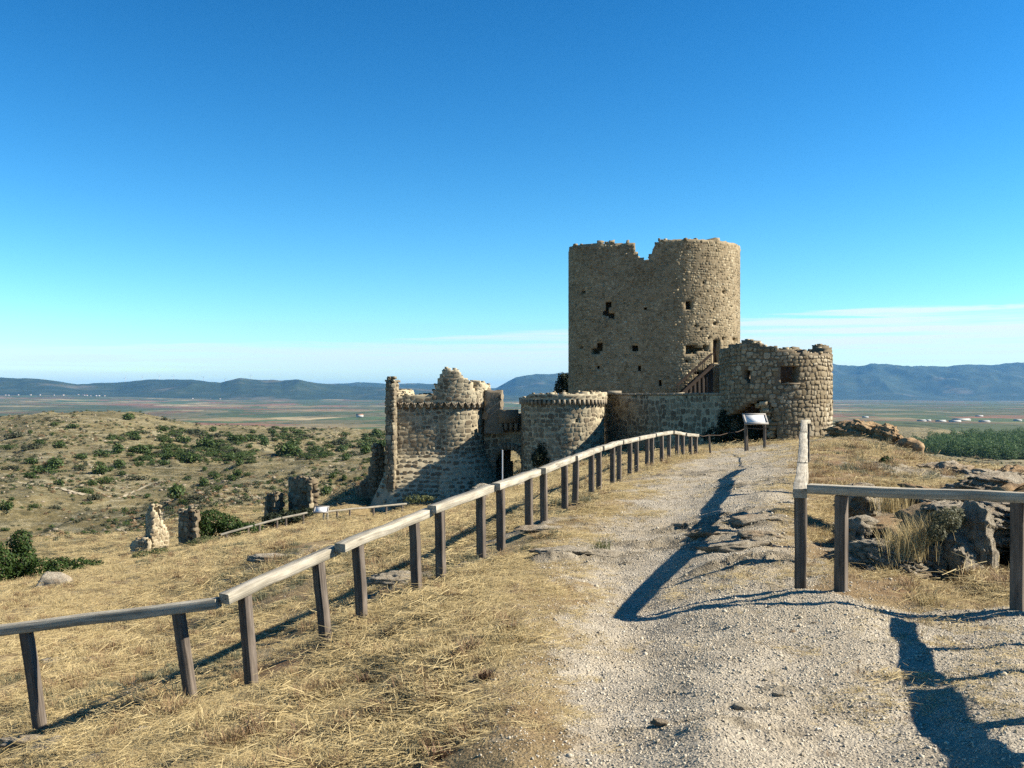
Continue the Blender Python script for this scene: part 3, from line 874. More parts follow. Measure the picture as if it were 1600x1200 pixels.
# ---- round tower by the path
TSn, TM = M['tower_stone'], M['tower_mortar']
rt = thing('round_tower', 'squat round tower of coarse tan stones with a breached base and rubble on its rim', 'castle tower', (13.1, 50.0, -2.4))
r_top = prof([(1124,548),(1130,545),(1140,539),(1150,541),(1160,534),(1172,533),(1184,536),(1192,543),(1205,541),(1216,544),(1240,548),(1260,550),(1285,552),(1297,553)])
def rh(px, py, C):
    m = (px > 1222) & (px < 1246) & (py > 574) & (py < 598)
    m |= (px > 1165) & (px < 1171) & (py > 579) & (py < 597)
    edge = np.interp(py, [625, 632, 640, 655, 668, 680, 695], [1192, 1201, 1205, 1211, 1215, 1214, 1216]) + 3 * np.sin(py * .7)
    lo = np.interp(px, [1120, 1140, 1165, 1185, 1200], [652, 648, 634, 628, 628])
    m |= (py > lo) & (px < edge)
    return m
wall(rt, arc(13.1, 50.0, 2.68, 0, 354, 80), True, .75, -3.2, lambda px, fr_: np.where(fr_, r_top(px), 548 + 5 * np.sin(px * .13)), (TSn, TM), .16, .16, None, rh, (.255, .205, .04), -2.3, 300, 2, .2, rub=.2, rubp=.3)
# sill and deep jamb stones of the window
mb = MB(); mb.add(boxpts(at(1235, 599.5, 47.45), .85, .35, .07), BQ); mb.build('sill', M['dressed_stone'], rt)
# broken masonry standing out at the breach
mb = MB()
rg_ = np.random.default_rng(5)
for q in range(60):
    py = 630 + (q / 60) * 58; px = np.interp(py, [630, 655, 690], [1194, 1206, 1212]) + rg_.uniform(-9, 9)
    s = rg_.uniform(.14, .34)
    mb.add(boxpts((0, 0, 0), s * 1.2, s, s * .7, rg_.uniform(0, 3)) * rg_.uniform(.75, 1.1, (8, 1)) + np.array(at(px, py, 47.9 + rg_.uniform(-.35, .25))), BQ)
mb.build('broken_masonry', TSn, rt, kind='stuff')

# unseen wall behind the round tower, placed and sized to shadow the keep
GS, GM = M['gate_stone'], M['gate_mortar']
lw = thing('link_wall', 'stone wall joining the tall keep to the squat round tower', 'castle wall', (16.0, 66.0, -2.5))
wall(lw, [(14.95, 67.5), (15.4, 67.5), (19.6, 67.2)], False, 1.9, -3.0, 2.7, (KS, KM), .4, .3, None, None, (.45, .3, .03), -2.0, 0, 12, .3)

# ---- curtain wall between bastion and round tower
cw = thing('curtain_wall', 'long low curtain wall of shadowed rubble between round tower and gate bastion', 'castle wall', (8.0, 54.0, -3.0))
wall(cw, [(5.55, 60.6), (10.75, 49.2)], False, 1.0, -4.2, lambda px, fr_: np.interp(px, [930, 1000, 1135], [618.5, 618, 618]), (GS, GM), .25, .22, None, None, (.38, .29, .022), -3.6, 300, 3, .1, rubble=False, fillf=.97)
mb = MB()
a_, b_ = Vector((5.5, 60.7, -.1)), Vector((10.7, 49.35, -.06))
nrm = Vector((-(b_ - a_).y, (b_ - a_).x, 0)).normalized()
for k in range(16):
    p0, p1 = a_.lerp(b_, k / 16), a_.lerp(b_, (k + .94) / 16)
    mb2 = MB(); bar(mb2, p0 + nrm * .45 + Vector((0, 0, .04 + .02 * random.random())), p1 + nrm * .45 + Vector((0, 0, .04)), 1.12, .12, cham=.2, seed=k); mb2.build('coping_stone', M['dressed_stone'], cw)
mb = MB(); mb.add(boxpts(at(957, 613.5, 59.6), 1.0, .7, .22), BQ); mb.build('coping_stone', M['dressed_stone'], cw)

# ---- gate bastion (round, right of the gate)
gb = thing('gate_bastion', 'round bastion with half its face in sun, right of the arched gate', 'castle tower', (2.95, 58.0, -4.5))
def bh(px, py, C): return ((px > 902) & (px < 910) & (py > 631) & (py < 639)) | ((px > 898) & (px < 904) & (py > 654) & (py < 659)) | ((px > 833) & (px < 836) & (py > 658) & (py < 664))
wall(gb, np.vstack([[(.6, 63)], arc(2.95, 58.0, 2.35, 180, 352, 50), [(5.3, 60.5)]]), False, .9, -5.8, lambda px, fr_: np.interp(px, [812, 830, 900, 945], [626, 625, 624, 624]), (GS, GM), .2, .2, None, bh, (.32, .25, .028), -5.2, 300, 4, .1, rubble=False, fillf=.97)
wall(gb, np.vstack([[(.42, 63)], arc(2.95, 58.0, 2.52, 180, 352, 50), [(5.47, 60.5)]]), False, 1.0, -.33, lambda px, fr_: np.interp(px, [812, 824, 826, 900, 945], [623, 623, 616, 615.5, 614.5]), (GS, GM), .2, .1, None, None, (.36, .16, .02), -.30, 60, 5, .25, name='parapet', rub=.15)
for k in range(26):
    a = math.radians(184 + k * 6.5)
    mb = MB(); mb.add(boxpts((2.95 + 2.42 * math.cos(a), 58 + 2.42 * math.sin(a), -.47), .24, .15, .28, a), BQ); mb.build('corbel', M['dressed_stone'], gb)

# ---- gate tower (left of the gate): a flat wall that rounds into a drum
gt = thing('gate_tower', 'crumbling gate tower with pointed corbel arches and broken turret, left of the gate', 'castle tower', (-4.2, 61.0, -6.5))
CG = (-3.77, 61.5, 2.15)
def gplan(o): return np.vstack([[(-6.95 - o, 66.0)], [(-6.95 - o, 59.12 - o)], [(-5.6, 59.27 - o)], [(-4.6, 59.38 - o)], arc(CG[0], CG[1], CG[2] + o, 256, 360, 36), [(CG[0] + CG[2] + o, 66.0)]])
bat = lambda z: max(0., -3.5 - z) * .46
wall(gt, gplan(0), False, 1.1, -8.2, (HY - 628) / F * 60, (GS, GM), .2, .2, bat, None, (.35, .27, .026), -7.6, 300, 6, .1, rubble=False, fillf=.97)
g_top = prof([(610,618),(622,617.5),(660,617),(679,616),(681,597),(684,594),(687,586),(691,578),(700,577),(716,577),(720,581),(724,590),(731,591),(734,597),(739,597),(740,611),(748,611),(749,595),(757,598),(762,603)])
wall(gt, gplan(.2), False, .75, (HY - 629) / F * 60, lambda px, fr_: np.where(fr_, g_top(px), 612), (GS, GM), .13, .12, None, None, (.34, .22, .03), (HY - 628) / F * 60, 200, 7, .25, name='parapet', rub=.2)
Pc, Nc, Lc = resample(gplan(.1), .02, False)
uu = np.arange(len(Pc)) * .02
front = np.nonzero((Nc * -Pc).sum(1) > -6)[0]
u = uu[front[0]] + .1; zc0, zc1 = (HY - 640) / F * 60, (HY - 628.5) / F * 60
while u < uu[front[-1]]:
    k = int(u / .02); p_, n_ = Pc[k], Nc[k]; rz = math.atan2(n_[0], -n_[1])
    mb = MB(); mb.add(boxpts((p_[0], p_[1], (zc0 + zc1) / 2 - .02), .17, .26, zc1 - zc0 - .04, rz) + np.array([[0, 0, 0]]), BQ)
    v = mb.V[-1]; v[:2, 2] += .18; 
    # the pointed arch between this corbel and the next: two leaning stones
    tdir = np.array([-n_[1], n_[0]])
    mb.build('corbel', M['dressed_stone'], gt)
    mb = MB()
    for sgn in (-1, 1):
        o0 = np.array([p_[0] + tdir[0] * (.19 + sgn * .115), p_[1] + tdir[1] * (.19 + sgn * .115), zc1 - .10])
        vv = boxpts((0, 0, 0), .07, .26, .26, 0); ca, sa = math.cos(sgn * .55), math.sin(sgn * .55)
        vv = np.stack([vv[:, 0] * ca - vv[:, 2] * sa, vv[:, 1], vv[:, 0] * sa + vv[:, 2] * ca], 1)
        ca, sa = math.cos(rz), math.sin(rz); vv = np.stack([vv[:, 0] * ca - vv[:, 1] * sa, vv[:, 0] * sa + vv[:, 1] * ca, vv[:, 2]], 1)
        mb.add(vv + o0, BQ)
    mb.build('arch_stone', M['dressed_stone'], gt)
    u += .40
# tall jamb standing at the left corner
fj = thing('wall_fragment', 'tall thin upright fragment of wall at the left end of the gate tower', 'ruin', (-7.3, 61.0, -4.0))
wall(fj, [(-7.32, 60.0), (-7.28, 58.0), (-6.78, 57.95), (-6.78, 60.3)], False, .24, -5.5, lambda px, fr_: np.interp(px, [600, 612, 620, 627], [594, 593, 598, 604]), (GS, M['tower_mortar']), .11, .2, None, None, (.26, .26, .03), -5.2, 200, 8, .6, rub=.2)

# ---- gate between the two towers
gw = thing('gatehouse', 'shadowed gatehouse wall with round arched gateway between the two gate towers', 'gatehouse', (-.4, 61.0, -5.5))
def gh(px, py, C):
    r_ = np.hypot(px - 795, (py - 722) * 1.0)
    return ((py < 722) & (r_ < 19.5)) | ((py >= 722) & (np.abs(px - 795) < 19.5))
gtop = prof([(750,612),(786,612),(787.5,637),(790,655),(806,655),(812,640),(830,640)])
wall(gw, [(-1.75, 60.9), (1.15, 60.9)], False, 4.0, -6.6, lambda px, fr_: np.interp(px, [750, 767, 768, 830], [645, 645, 646, 646]), (GS, GM), .11, .11, None, gh, (.38, .28, .02), -6.2, 160, 9, .1, rubble=False)
# arch ring
for k in range(13):
    a0, a1 = math.pi * k / 13, math.pi * (k + .94) / 13
    ring = []
    for a in (a0, a1):
        for rad_ in (19.6, 30):
            ring.append(at(795 + rad_ * math.cos(a), 722 - rad_ * math.sin(a), 60.86))
    i0, o0, i1, o1 = ring
    V = [i0, o0, o1, i1]; V = V + [v + Vector((0, .35, 0)) for v in V]; V = [v + Vector((0, -.12, 0)) for v in V]
    mk('arch_stone', [tuple(v) for v in V], [[3, 2, 1, 0], [0, 1, 5, 4], [1, 2, 6, 5], [2, 3, 7, 6], [3, 0, 4, 7]][::1], M['dressed_stone'], gw)
for sx in (-1, 1):
    for k in range(4):
        py0 = 722 + k * 9; c = at(795 + sx * 24.8, py0 + 4.5, 60.9)
        mb = MB(); mb.add(boxpts(c + Vector((0, .1, 0)), .40, .36, .33), BQ); mb.build('jamb_stone', M['dressed_stone'], gw)
# inner wall added in the passage so the arch fills with shade
wall(gw, [xy(768, 63.6), xy(802, 63.7)], False, .8, -7.0, lambda px, f_: np.interp(px, [766, 788, 796, 801], [690, 690, 704, 728]), (GS, M['tower_mortar']), .16, .2, None, None, (.36, .28, .03), -6.5, 40, 31, .5, name='inner_wall', rub=.2)
# square pier rising beside the gate tower
pier = thing('gate_pier', 'plain square stone pier with sunlit right side above the gateway', 'pier', (-1.1, 60.8, -4.0))
wall(pier, [(-1.66, 61.5), (-1.66, 60.3), (-.58, 60.3), (-.56, 61.9)], False, .32, -2.4, (HY - 612) / F * 60.3, (M['dressed_stone'], M['dressed_stone']), .15, .2, None, None, (.5, .38, .006), -2.3, 60, 10, .02, rubble=False)
mb = MB(); mb.add(boxpts((-1.11, 61.0, (HY - 612.5) / F * 60.3), 1.0, 1.0, .06), BQ); mb.build('cap', M['dressed_stone'], pier)
# box machicolation over the arch
mc = thing('machicolation', 'small projecting stone box on corbels over the gateway arch', 'machicolation', (-.1, 60.5, -1.6))
x0, x1 = (779 - CX) / F * 60.2, (810 - CX) / F * 60.2
zt_, zb_ = (HY - 640) / F * 60.2, (HY - 661) / F * 60.2
mb = MB(); mb.add(boxpts(((x0 + x1) / 2, 60.25, (zt_ + zb_) / 2), x1 - x0, .22, zt_ - zb_), BQ); mb.build('front_slab', M['dressed_stone'], mc)
for sx_ in (x0 + .1, x1 - .1):
    mb = MB(); mb.add(boxpts((sx_, 60.62, (zt_ + zb_) / 2), .2, .5, zt_ - zb_), BQ); mb.build('side_slab', M['dressed_stone'], mc)
for k in range(4):
    xx = x0 + .13 + k * (x1 - x0 - .26) / 3
    mb = MB(); mb.add(boxpts((xx, 60.5, zb_ - .27), .2, .78, .5), BQ); v = mb.V[-1]; v[[0, 1], 1] += .45; mb.build('corbel', M['dressed_stone'], mc)

# marker pole before the gate
pole = at(785, 746, 50.0); pole.z = G(pole.x, pole.y)
mb = MB(); bar(mb, pole, at(785, 703, 50.0), .06, .06, Vector((0, 1, 0)), segs=2)
po = mb.build('marker_pole', M['panel']); tag(po, 'thin white upright pole standing before the gateway arch', 'pole')

# ---- scattered ruins below the gate
def ruin(label, plan, z0, topf, seed, mats=(GS, M['tower_mortar']), th=.6, stone=(.36, .28, .05), zvis=None, batter=None, **k):
    P_ = np.array(plan); o = thing('ruined_wall', label, 'ruin', (P_[:, 0].mean(), P_[:, 1].mean(), z0))
    wall(o, plan, False, th, z0, topf, mats, .16, .16, batter, None, stone, zvis, 260, seed, .35, rub=.2, **k); return o
ruin('pointed stump of pale wall, sunlit, leftmost of the ruins', [xy(229, 63.5), xy(228, 62), xy(238, 61.2), xy(262, 62.4), xy(264, 63.6)], -10.5, lambda px, f_: np.interp(px, [226, 231, 234, 240, 247, 256, 265], [808, 806, 791, 792, 806, 816, 838]), 20, (TSn, GM), stone=(.30, .22, .03))
ruin('low tumbled wall footing left of the pointed stump', [xy(205, 62.0), xy(207, 61.1), xy(232, 60.9)], -10.5, lambda px, f_: np.interp(px, [204, 215, 232], [849, 845, 841]), 21, (TSn, GM))
ruin('blunt grey stub of wall joined to an ivy covered bank', [xy(281, 56), xy(280.5, 53.2), xy(306, 52.3), xy(307.5, 54)], -10.0, lambda px, f_: 799 + 0 * px, 22, (GS, M['tower_mortar']), th=.35)
ruin('short broken wall stub beside the taller dark slab', [xy(415, 58.9), xy(414.5, 58.0), xy(432, 57.2), xy(442, 58.6)], -9.0, lambda px, f_: np.interp(px, [414, 420, 441, 446], [778, 773, 775, 790]), 23)
ruin('dark upright slab of wall, tallest of the lower ruins', [xy(453, 59.5), xy(452, 58.4), xy(486, 56.9), xy(492, 58.0)], -9.0, lambda px, f_: np.interp(px, [450, 453, 460, 484, 486, 492], [752, 749, 748, 750, 765, 790]), 24)
ruin('jagged lump of masonry clinging left of the gate tower', [xy(556, 62.5), xy(560, 61.0), xy(585, 60.4), xy(604, 60.9)], -8.0, lambda px, f_: np.interp(px, [556, 566, 576, 581, 588, 594, 599, 605], [764, 752, 740, 706, 695, 698, 696, 716]), 25, stone=(.3, .24, .06))
# ------------------------------------------------------------------ railings
def rail(root, beams, posts, bw=.13, bh=.095, pw=.105, seed=0):
    for k, (a, b) in enumerate(beams):
        A, B = at(*a), at(*b)
        A.z -= bh / 2; B.z -= bh / 2
        mb = MB(); bar(mb, A, B, bw, bh, segs=6, wob=.0035, seed=seed + k); mb.build('beam', M['beam'], root)
    segs = [(at(*a), at(*b)) for a, b in beams]
    for k, (px, d, *lean) in enumerate(posts):
        x, y = (px - CX) / F * d, d
        g = G(x, y)
        if lean:                              # leaning post: the top meets the beam at another bearing
            for A, B in segs:
                pa, pb = CX + F * A.x / A.y, CX + F * B.x / B.y
                if min(pa, pb) <= lean[0] <= max(pa, pb):
                    m_ = (lean[0] - CX) / F; t_ = (m_ * A.y - A.x) / ((B.x - A.x) - m_ * (B.y - A.y)); Q, D = A.lerp(B, t_), B - A; break
            x, y = x + 0, Q.y + .0; g = G((px - CX) / F * y, y); x = (px - CX) / F * y
        else:
            best = None
            for A, B in segs:                 # the beam over this post
                AB = (B - A).to_2d(); t_ = max(0.02, min(.98, (Vector((x, y)) - A.to_2d()).dot(AB) / AB.length_squared))
                Q = A.lerp(B, t_); dd = (Q.to_2d() - Vector((x, y))).length
                if best is None or dd < best[0]: best = (dd, Q, (B - A))
            _, Q, D = best
            x, y = Q.x, Q.y; g = G(x, y)
        topp = Vector((Q.x, Q.y, Q.z - bh - .002))
        foot = Vector((x, y, g - .12))
        mb = MB(); bar(mb, foot, topp, pw, pw * .92, Vector((D.x, D.y, 0)).normalized(), segs=4, wob=.002, seed=seed + 50 + k); mb.build('post', M['post'], root)

lr = thing('timber_railing', 'long weathered timber railing climbing the left edge of the gravel path', 'railing', (-1.5, 11, -2.6))
rail(lr, [((-70, 986, 9.85), (342, 934, 9.5)), ((350, 927, 9.45), (524, 852, 10.75)), ((531, 849, 10.6), (670, 794, 12.4)), ((675, 790, 12.3), (770, 757, 13.9)), ((775, 755, 13.8), (842, 732, 15.6)),
     ((846, 731, 15.5), (895, 712, 18.0)), ((898, 712, 17.9), (938, 697, 20.9)), ((940, 697, 20.8), (970, 688, 23.6)), ((971, 688, 23.5), (996, 683, 26.1)), ((997, 683, 26.0), (1022, 677.5, 28.6)),
     ((1023, 677, 28.5), (1050, 673, 30.6)), ((1051, 673, 30.5), (1070, 676.5, 31.6)), ((1070.5, 676.5, 31.5), (1089, 678.5, 32.6))],
     [(67, 9.75, 41), (302, 9.55, 279), (395, 9.6, 382), (512, 10.4, 497), (567, 11.0, 559), (653, 12.0, 647), (690, 12.5, 687), (752, 13.4, 751), (783, 13.9, 782), (827, 15.0, 826), (850, 15.7, 849), (883, 17.2, 882), (898, 18.1, 900), (924, 19.8, 924), (938, 20.7), (958, 22.3), (968, 23.3), (985, 24.8), (994, 25.9), (1011, 27.4), (1019, 28.2), (1034, 29.3), (1045, 30.2), (1057, 30.9), (1066, 31.4), (1077, 32.0), (1086, 32.5)], seed=300)

rr = thing('timber_railing', 'right hand timber railing turning a square corner beside the gravel path', 'railing', (2.6, 9.1, -1.8))
rail(rr, [((1250.5, 763, 9.02), (1254, 723, 12.42)), ((1254, 722.5, 12.45), (1255, 694, 15.2)), ((1255, 693.5, 15.23), (1255.5, 675, 18.0)), ((1255.5, 674.5, 18.03), (1256, 656, 21.5)),
     ((1256, 656, 21.55), (1262, 656.5, 23.5)),
     ((1264, 758, 9.0), (1665, 771, 7.9)), ((1668, 780, 7.8), (1757, 847, 5.86)), ((1760, 849, 5.80), (1950, 912, 4.5)), ((1952, 913, 4.46), (2750, 1230, 2.1))],
     [(1250, 9.13), (1252, 10.4), (1253, 11.6), (1254, 12.9), (1254.5, 14.2), (1255, 15.6), (1255, 17.0), (1255.5, 18.4), (1256, 19.9), (1256, 21.3), (1262, 23.3), (1309, 8.75), (1595, 8.3), (1655, 7.9), (1705, 6.85), (1752, 5.95), (1850, 5.1), (1940, 4.6), (2300, 3.2)], .125, .08, seed=400)

vr = thing('timber_railing', 'small distant railing down the slope in front of the lower ruins', 'railing', (-13, 50, -7.0))
rail(vr, [((345, 834, 48), (395, 820, 48.6)), ((398, 819.5, 48.6), (439, 808, 49.2)), ((441, 808, 49.2), (480, 800, 49.8)), ((511, 798, 50.5), (560, 793, 51.5)), ((560, 793, 51.5), (635, 786, 53))],
     [(354, 48.1), (388, 48.5), (406, 48.7), (433, 49.1), (447, 49.3), (474, 49.7), (527, 50.8), (547, 51.2), (583, 52), (603, 52.4), (628, 52.9)], .12, .08, .09, seed=500)

# ------------------------------------------------------------------ information boards
# (boards)
def board(label, c, w, dpt, h_back, h_front, legs, mat_leg):
    root = thing('information_board', label, 'information board', (c.x, c.y, G(c.x, c.y)))
    gz = G(c.x, c.y)
    lo, hi = Vector((0, -dpt / 2, h_front)), Vector((0, dpt / 2, h_back))
    n_ = (hi - lo).normalized(); up = Vector((1, 0, 0)).cross(n_).normalized()
    ctr = Vector((c.x, c.y, gz)) + (lo + hi) / 2
    L = (hi - lo).length
    def slab(sx, sy, sz, off, name, mat):
        V = []
        for p in boxpts((0, 0, 0), sx, sy, sz):
            V.append(tuple(ctr + Vector((1, 0, 0)) * (p[0] + off[0]) + n_ * (p[1] + off[1]) + up * (p[2] + off[2])))
        mk(name, V, BQ, mat, root)
    slab(w - .10, L - .10, .02, (0, 0, .012), 'panel', M['panel'])
    slab(w, .07, .05, (0, -L / 2 + .02, .01), 'frame', M['steel']); slab(w, .07, .05, (0, L / 2 - .02, .01), 'frame', M['steel'])
    slab(.07, L - .1, .05, (-w / 2 + .035, 0, .01), 'frame', M['steel']); slab(.07, L - .1, .05, (w / 2 - .035, 0, .01), 'frame', M['steel'])
    slab(w - .06, L - .06, .018, (0, 0, -.018), 'back_sheet', M['post'])
    for x in legs:
        g = G(c.x + x, c.y)
        mb = MB(); bar(mb, (c.x + x, c.y, g - .1), (c.x + x, c.y + .02, ctr.z - .05), .085, .085, Vector((0, 1, 0))); mb.build('leg', mat_leg, root)
board('white information board on two dark legs where the path ends', at(1180, 705, 34.0), .80, .40, 1.20, .88, (-.32, .32), M['post'])
board('small pale information board among the lower ruins by the distant railing', at(502, 806, 50.3), .74, .42, .78, .52, (.12, .30), M['beam'])

# rope barrier at the end of the path
rb = thing('rope_barrier', 'thin rope strung on leaning posts behind the information board', 'barrier', (9.0, 33.5, -2.0))
for px, pt, d in ((1110, 679, 33.2), (1168.5, 668, 34.8)):
    b0 = at(px, 700, d); b0.z = G(b0.x, b0.y)
    tp = at(px - 2.5, pt, d)
    mb = MB(); bar(mb, b0, tp, .06, .06, Vector((0, 1, 0)), segs=2); mb.build('post', M['post'], rb)
rope = [at(1089, 679, 32.6), at(1108, 680, 33.2), at(1140, 676, 34), at(1166, 669, 34.8), at(1210, 667, 31), at(1260, 659, 24.0)]
for a, b in zip(rope[:-1], rope[1:]):
    mb = MB(); mid_ = a.lerp(b, .5) - Vector((0, 0, .05)); bar(mb, a, mid_, .022, .022, segs=2); bar(mb, mid_, b, .022, .022, segs=2); mb.build('rope', M['dark_wood'], rb)
# ------------------------------------------------------------------ rocks
t = NT('limestone'); p = t.coord()
n1 = t.noise(p, 11.0, 12, .8)
c = t.ramp(n1, [(.3, (.20, .16, .11)), (.48, (.44, .37, .265)), (.68, (.64, .56, .42))])
c = t.mix(t.ramp(t.noise(p, 1.1, 5, .6), [(.5, 0.), (.68, .7)]), c, (.34, .21, .10))
c = t.mix(t.ramp(t.noise(p, 22.0, 5, .7), [(.33, .35), (.46, 0.)]), c, (.09, .075, .055))
t.bump(t.noise(p, 16.0, 10, .8), 1.0, .09)
M['rock'] = t.color(c)
t = NT('ochre_rock'); p = t.coord()
c = t.ramp(t.noise(p, 3.0, 9, .7), [(.3, (.15, .10, .055)), (.5, (.33, .22, .115)), (.7, (.45, .33, .19))])
t.bump(t.noise(p, 10.0, 8, .75), .9, .06)
M['ochre'] = t.color(c)

def ico(sub):
    import bmesh
    bm = bmesh.new(); bmesh.ops.create_icosphere(bm, subdivisions=sub, radius=1.0)
    V = np.array([v.co[:] for v in bm.verts]); Q = np.array([[v.index for v in f.verts] for f in bm.faces]); bm.free()
    return V, Q
ICO = {s: ico(s) for s in (1, 2, 3, 4, 5)}

def rock(px, py, d, w, h, dep, label, seed, sub=4, mat='rock', strata=.0, dip=.25, rough=.28, sink=.25, group=None, name='rock', flat=.75, cuts=13):
    """px, py: foot of the rock in the frame at depth d; w, h, dep in metres."""
    V, Q = ICO[sub]; V = V.copy()
    p = V * 1.4 + seed * 3.1
    r_ = 1 + rough * fbm3(p, seed, 5, .58)
    V = V * r_[:, None]
    rc = np.random.default_rng(seed + 300)
    for q in range(cuts):                 # fracture planes
        nn = rc.normal(size=3); nn /= np.linalg.norm(nn); off = rc.uniform(.62, .92)
        dd_ = np.maximum(0, V @ nn - off); V = V - nn * (dd_ * .92)[:, None]
    V[:, 2] = np.sign(V[:, 2]) * np.abs(V[:, 2]) ** flat
    V = V * np.array([w / 2, dep / 2, h / 2 * (1 + sink)]) * 1.12
    if strata:
        s_ = (V[:, 2] + dip * V[:, 0] + .06 * h * fbm3(V * 2.0 / h, seed + 4, 3)) / (h * .14)
        fr = s_ - np.floor(s_)
        V[:, :2] *= (1 + strata * (np.abs(fr - .5) * 2 - .5) * .4 + strata * .35 * (_hash(np.floor(s_), np.zeros(len(s_)), np.zeros(len(s_)), seed)))[:, None]
    V = V + .05 * min(w, h, dep) * np.stack([fbm3(V * 11 / max(w, h), seed + 20 + k, 4, .68) for k in range(3)], 1)
    x, y = (px - CX) / F * d, d
    z = (HY - py) / F * d
    V[:, 2] += h / 2 * (1 - sink)
    o = link(name, raw_mesh('rock', V, Q, M[mat], False))
    o.location = (x, y, z)
    tag(o, label, 'rock', group)
    return o

rock(85, 917, 34, 1.35, .45, .9, 'pale flat boulder by the dark ivy at the left edge of the slope', 1, 4)
rock(747, 794, 47, .95, 1.15, .9, 'squarish pinkish boulder in front of the gate tower foot', 2, 4, rough=.2)
rock(810, 768, 48, 1.0, .45, .8, 'low white rock on the grass before the gateway', 3, 4)
rock(776, 766, 49, .7, .35, .6, 'small pale rock between the boulder and the white rock by the gate', 4, 3)
rock(1348, 700, 38, 2.2, .98, 2.2, 'broad ochre outcrop beside the round tower, left of the cliff knob', 5, 5, 'ochre', .5)
rock(1386, 704, 36.5, 1.1, 1.0, 1.5, 'upright ochre cliff knob on the right skyline', 6, 5, 'ochre', .3)
rock(1322, 688, 41, 1.6, .5, 1.5, 'grey ledge of rock at the right foot of the round tower', 7, 4, 'rock', .5)
rock(1418, 722, 35, 1.1, .8, 1.4, 'sloping ochre rock falling away right of the cliff knob', 8, 4, 'ochre', .3)
rock(1475, 768, 24.5, 1.5, .72, 1.3, 'layered grey rock mound beyond the right railing', 9, 5, 'rock', .3)
rock(1532, 770, 23.5, 1.15, .55, 1.1, 'dark fractured rock right of the layered grey mound', 10, 5, 'rock', .4)
rock(1578, 772, 23.5, .9, .62, 1.0, 'brown splintered rock at the far right skyline', 11, 5, 'ochre', .7)
rock(1640, 775, 24, 1.2, .6, 1.0, 'grey rock at the frame edge right of the splintered rock', 12, 4, 'rock', .6)
rock(1382, 903, 10.6, .78, .34, 1.1, 'layered limestone lump with a dark hollow seen under the cross rail', 13, 5, 'rock', .8, dip=.45)
rock(1440, 905, 10.5, .34, .26, .4, 'small broken rock at the right foot of the layered lump', 51, 4, 'rock', .5)
rock(1352, 893, 10.9, .42, .20, .4, 'low rock at the left foot of the layered lump', 14, 4, 'rock', .5)
rock(1340, 846, 12.0, .5, .30, .5, 'grey rock behind the second post under the cross rail', 52, 4, 'rock', .6)
rock(1345, 806, 13.6, .62, .42, .7, 'pale rock slab just under the cross rail near its first post', 15, 4, 'rock', .6)
rock(1395, 846, 12.2, .9, .32, 1.2, 'earthy rock above the layered lump', 53, 4, 'ochre', .5)
rock(1500, 918, 10.5, .44, .62, .7, 'tall pale limestone buttress left of the dark hollow', 16, 5, 'rock', .3, rough=.25)
rock(1462, 912, 10.5, .36, .36, .5, 'cracked foot rock on the left of the tall buttress', 54, 4, 'rock', .5)
rock(1528, 918, 10.5, .32, .85, .7, 'narrow rock edge right against the dark hollow', 55, 5, 'rock', .3, rough=.25)
rock(1508, 852, 11.7, .9, .50, 1.6, 'broad pale rock shoulder above the tall buttress', 56, 5, 'rock', .6)
rock(1560, 800, 14.0, 1.3, .5, 1.2, 'layered rock shelf above the hollow near the third post', 57, 5, 'rock', .35)
rock(1440, 802, 14.2, .9, .4, .9, 'ochre rock under the cross rail behind the tall grass', 58, 4, 'ochre', .6)
rock(1662, 905, 10.9, .75, 1.0, 1.5, 'limestone block on the right side of the dark hollow', 17, 5, 'rock', .4)
rock(1600, 824, 11.9, 1.2, .32, 1.2, 'overhanging grey ledge roofing the dark hollow', 18, 5, 'rock', .8, sink=.1)
rock(1585, 905, 12.9, 1.2, 1.1, .9, 'shadowed rock at the back of the dark hollow', 19, 4, 'ochre', .3)
rock(1448, 836, 12.0, .6, .36, .6, 'earthy rock behind the tall dry grass clump', 21, 4, 'ochre', .4)
for k, (px, py, d, w, h, dep, lab) in enumerate([(1190, 884, 10.9, .62, .12, .3, 'bedrock slab in the path nearest the corner post'), (1145, 862, 11.6, .8, .14, .35, 'longest bedrock slab crossing the railing shadow'), (1195, 850, 12.2, .5, .13, .3, 'bedrock slab beside the right railing, second row'),
        (1110, 838, 13.0, .7, .12, .35, 'bedrock slab in the middle of the path, second row'), (1180, 826, 13.6, .8, .13, .4, 'bedrock slab by the right railing, third row'), (1080, 815, 14.4, .6, .10, .3, 'bedrock slab left of the railing shadow'), (940, 866, 12.3, .5, .09, .25, 'flat pale rock around the lone grass tuft'),
        (880, 874, 12.2, .7, .10, .3, 'grey flat rock at the straw edge left of the lone tuft'), (848, 826, 15.0, .8, .09, .35, 'grey flat rock just right of the long railing'), (630, 892, 13.4, .9, .16, .4, 'grey layered rock in the railing shadow on the slope'), (588, 905, 13.4, .5, .10, .3, 'smaller grey rock below the layered one in the railing shadow'),
        (60, 1160, 9.3, .75, .10, .3, 'pale flat rock at the foot of the leftmost post'), (230, 1168, 8.4, .3, .08, .16, 'small pale rock in the straw at lower left'), (100, 1034, 15, .7, .10, .35, 'pale rock bulging from the grass behind the leftmost beam'), (430, 868, 22, 1.5, .14, .6, 'streak of grey bedrock on the grass slope behind the railing')]):
    x_ = (px - CX) / F * d
    o_ = rock(px, py, d, w * .9, h * .8, dep * .8, lab, 80 + k, 4, strata=.12, dip=.1, rough=.42, sink=.35, cuts=5, flat=.95)
    o_.location.z = G(x_, d) - h * .22
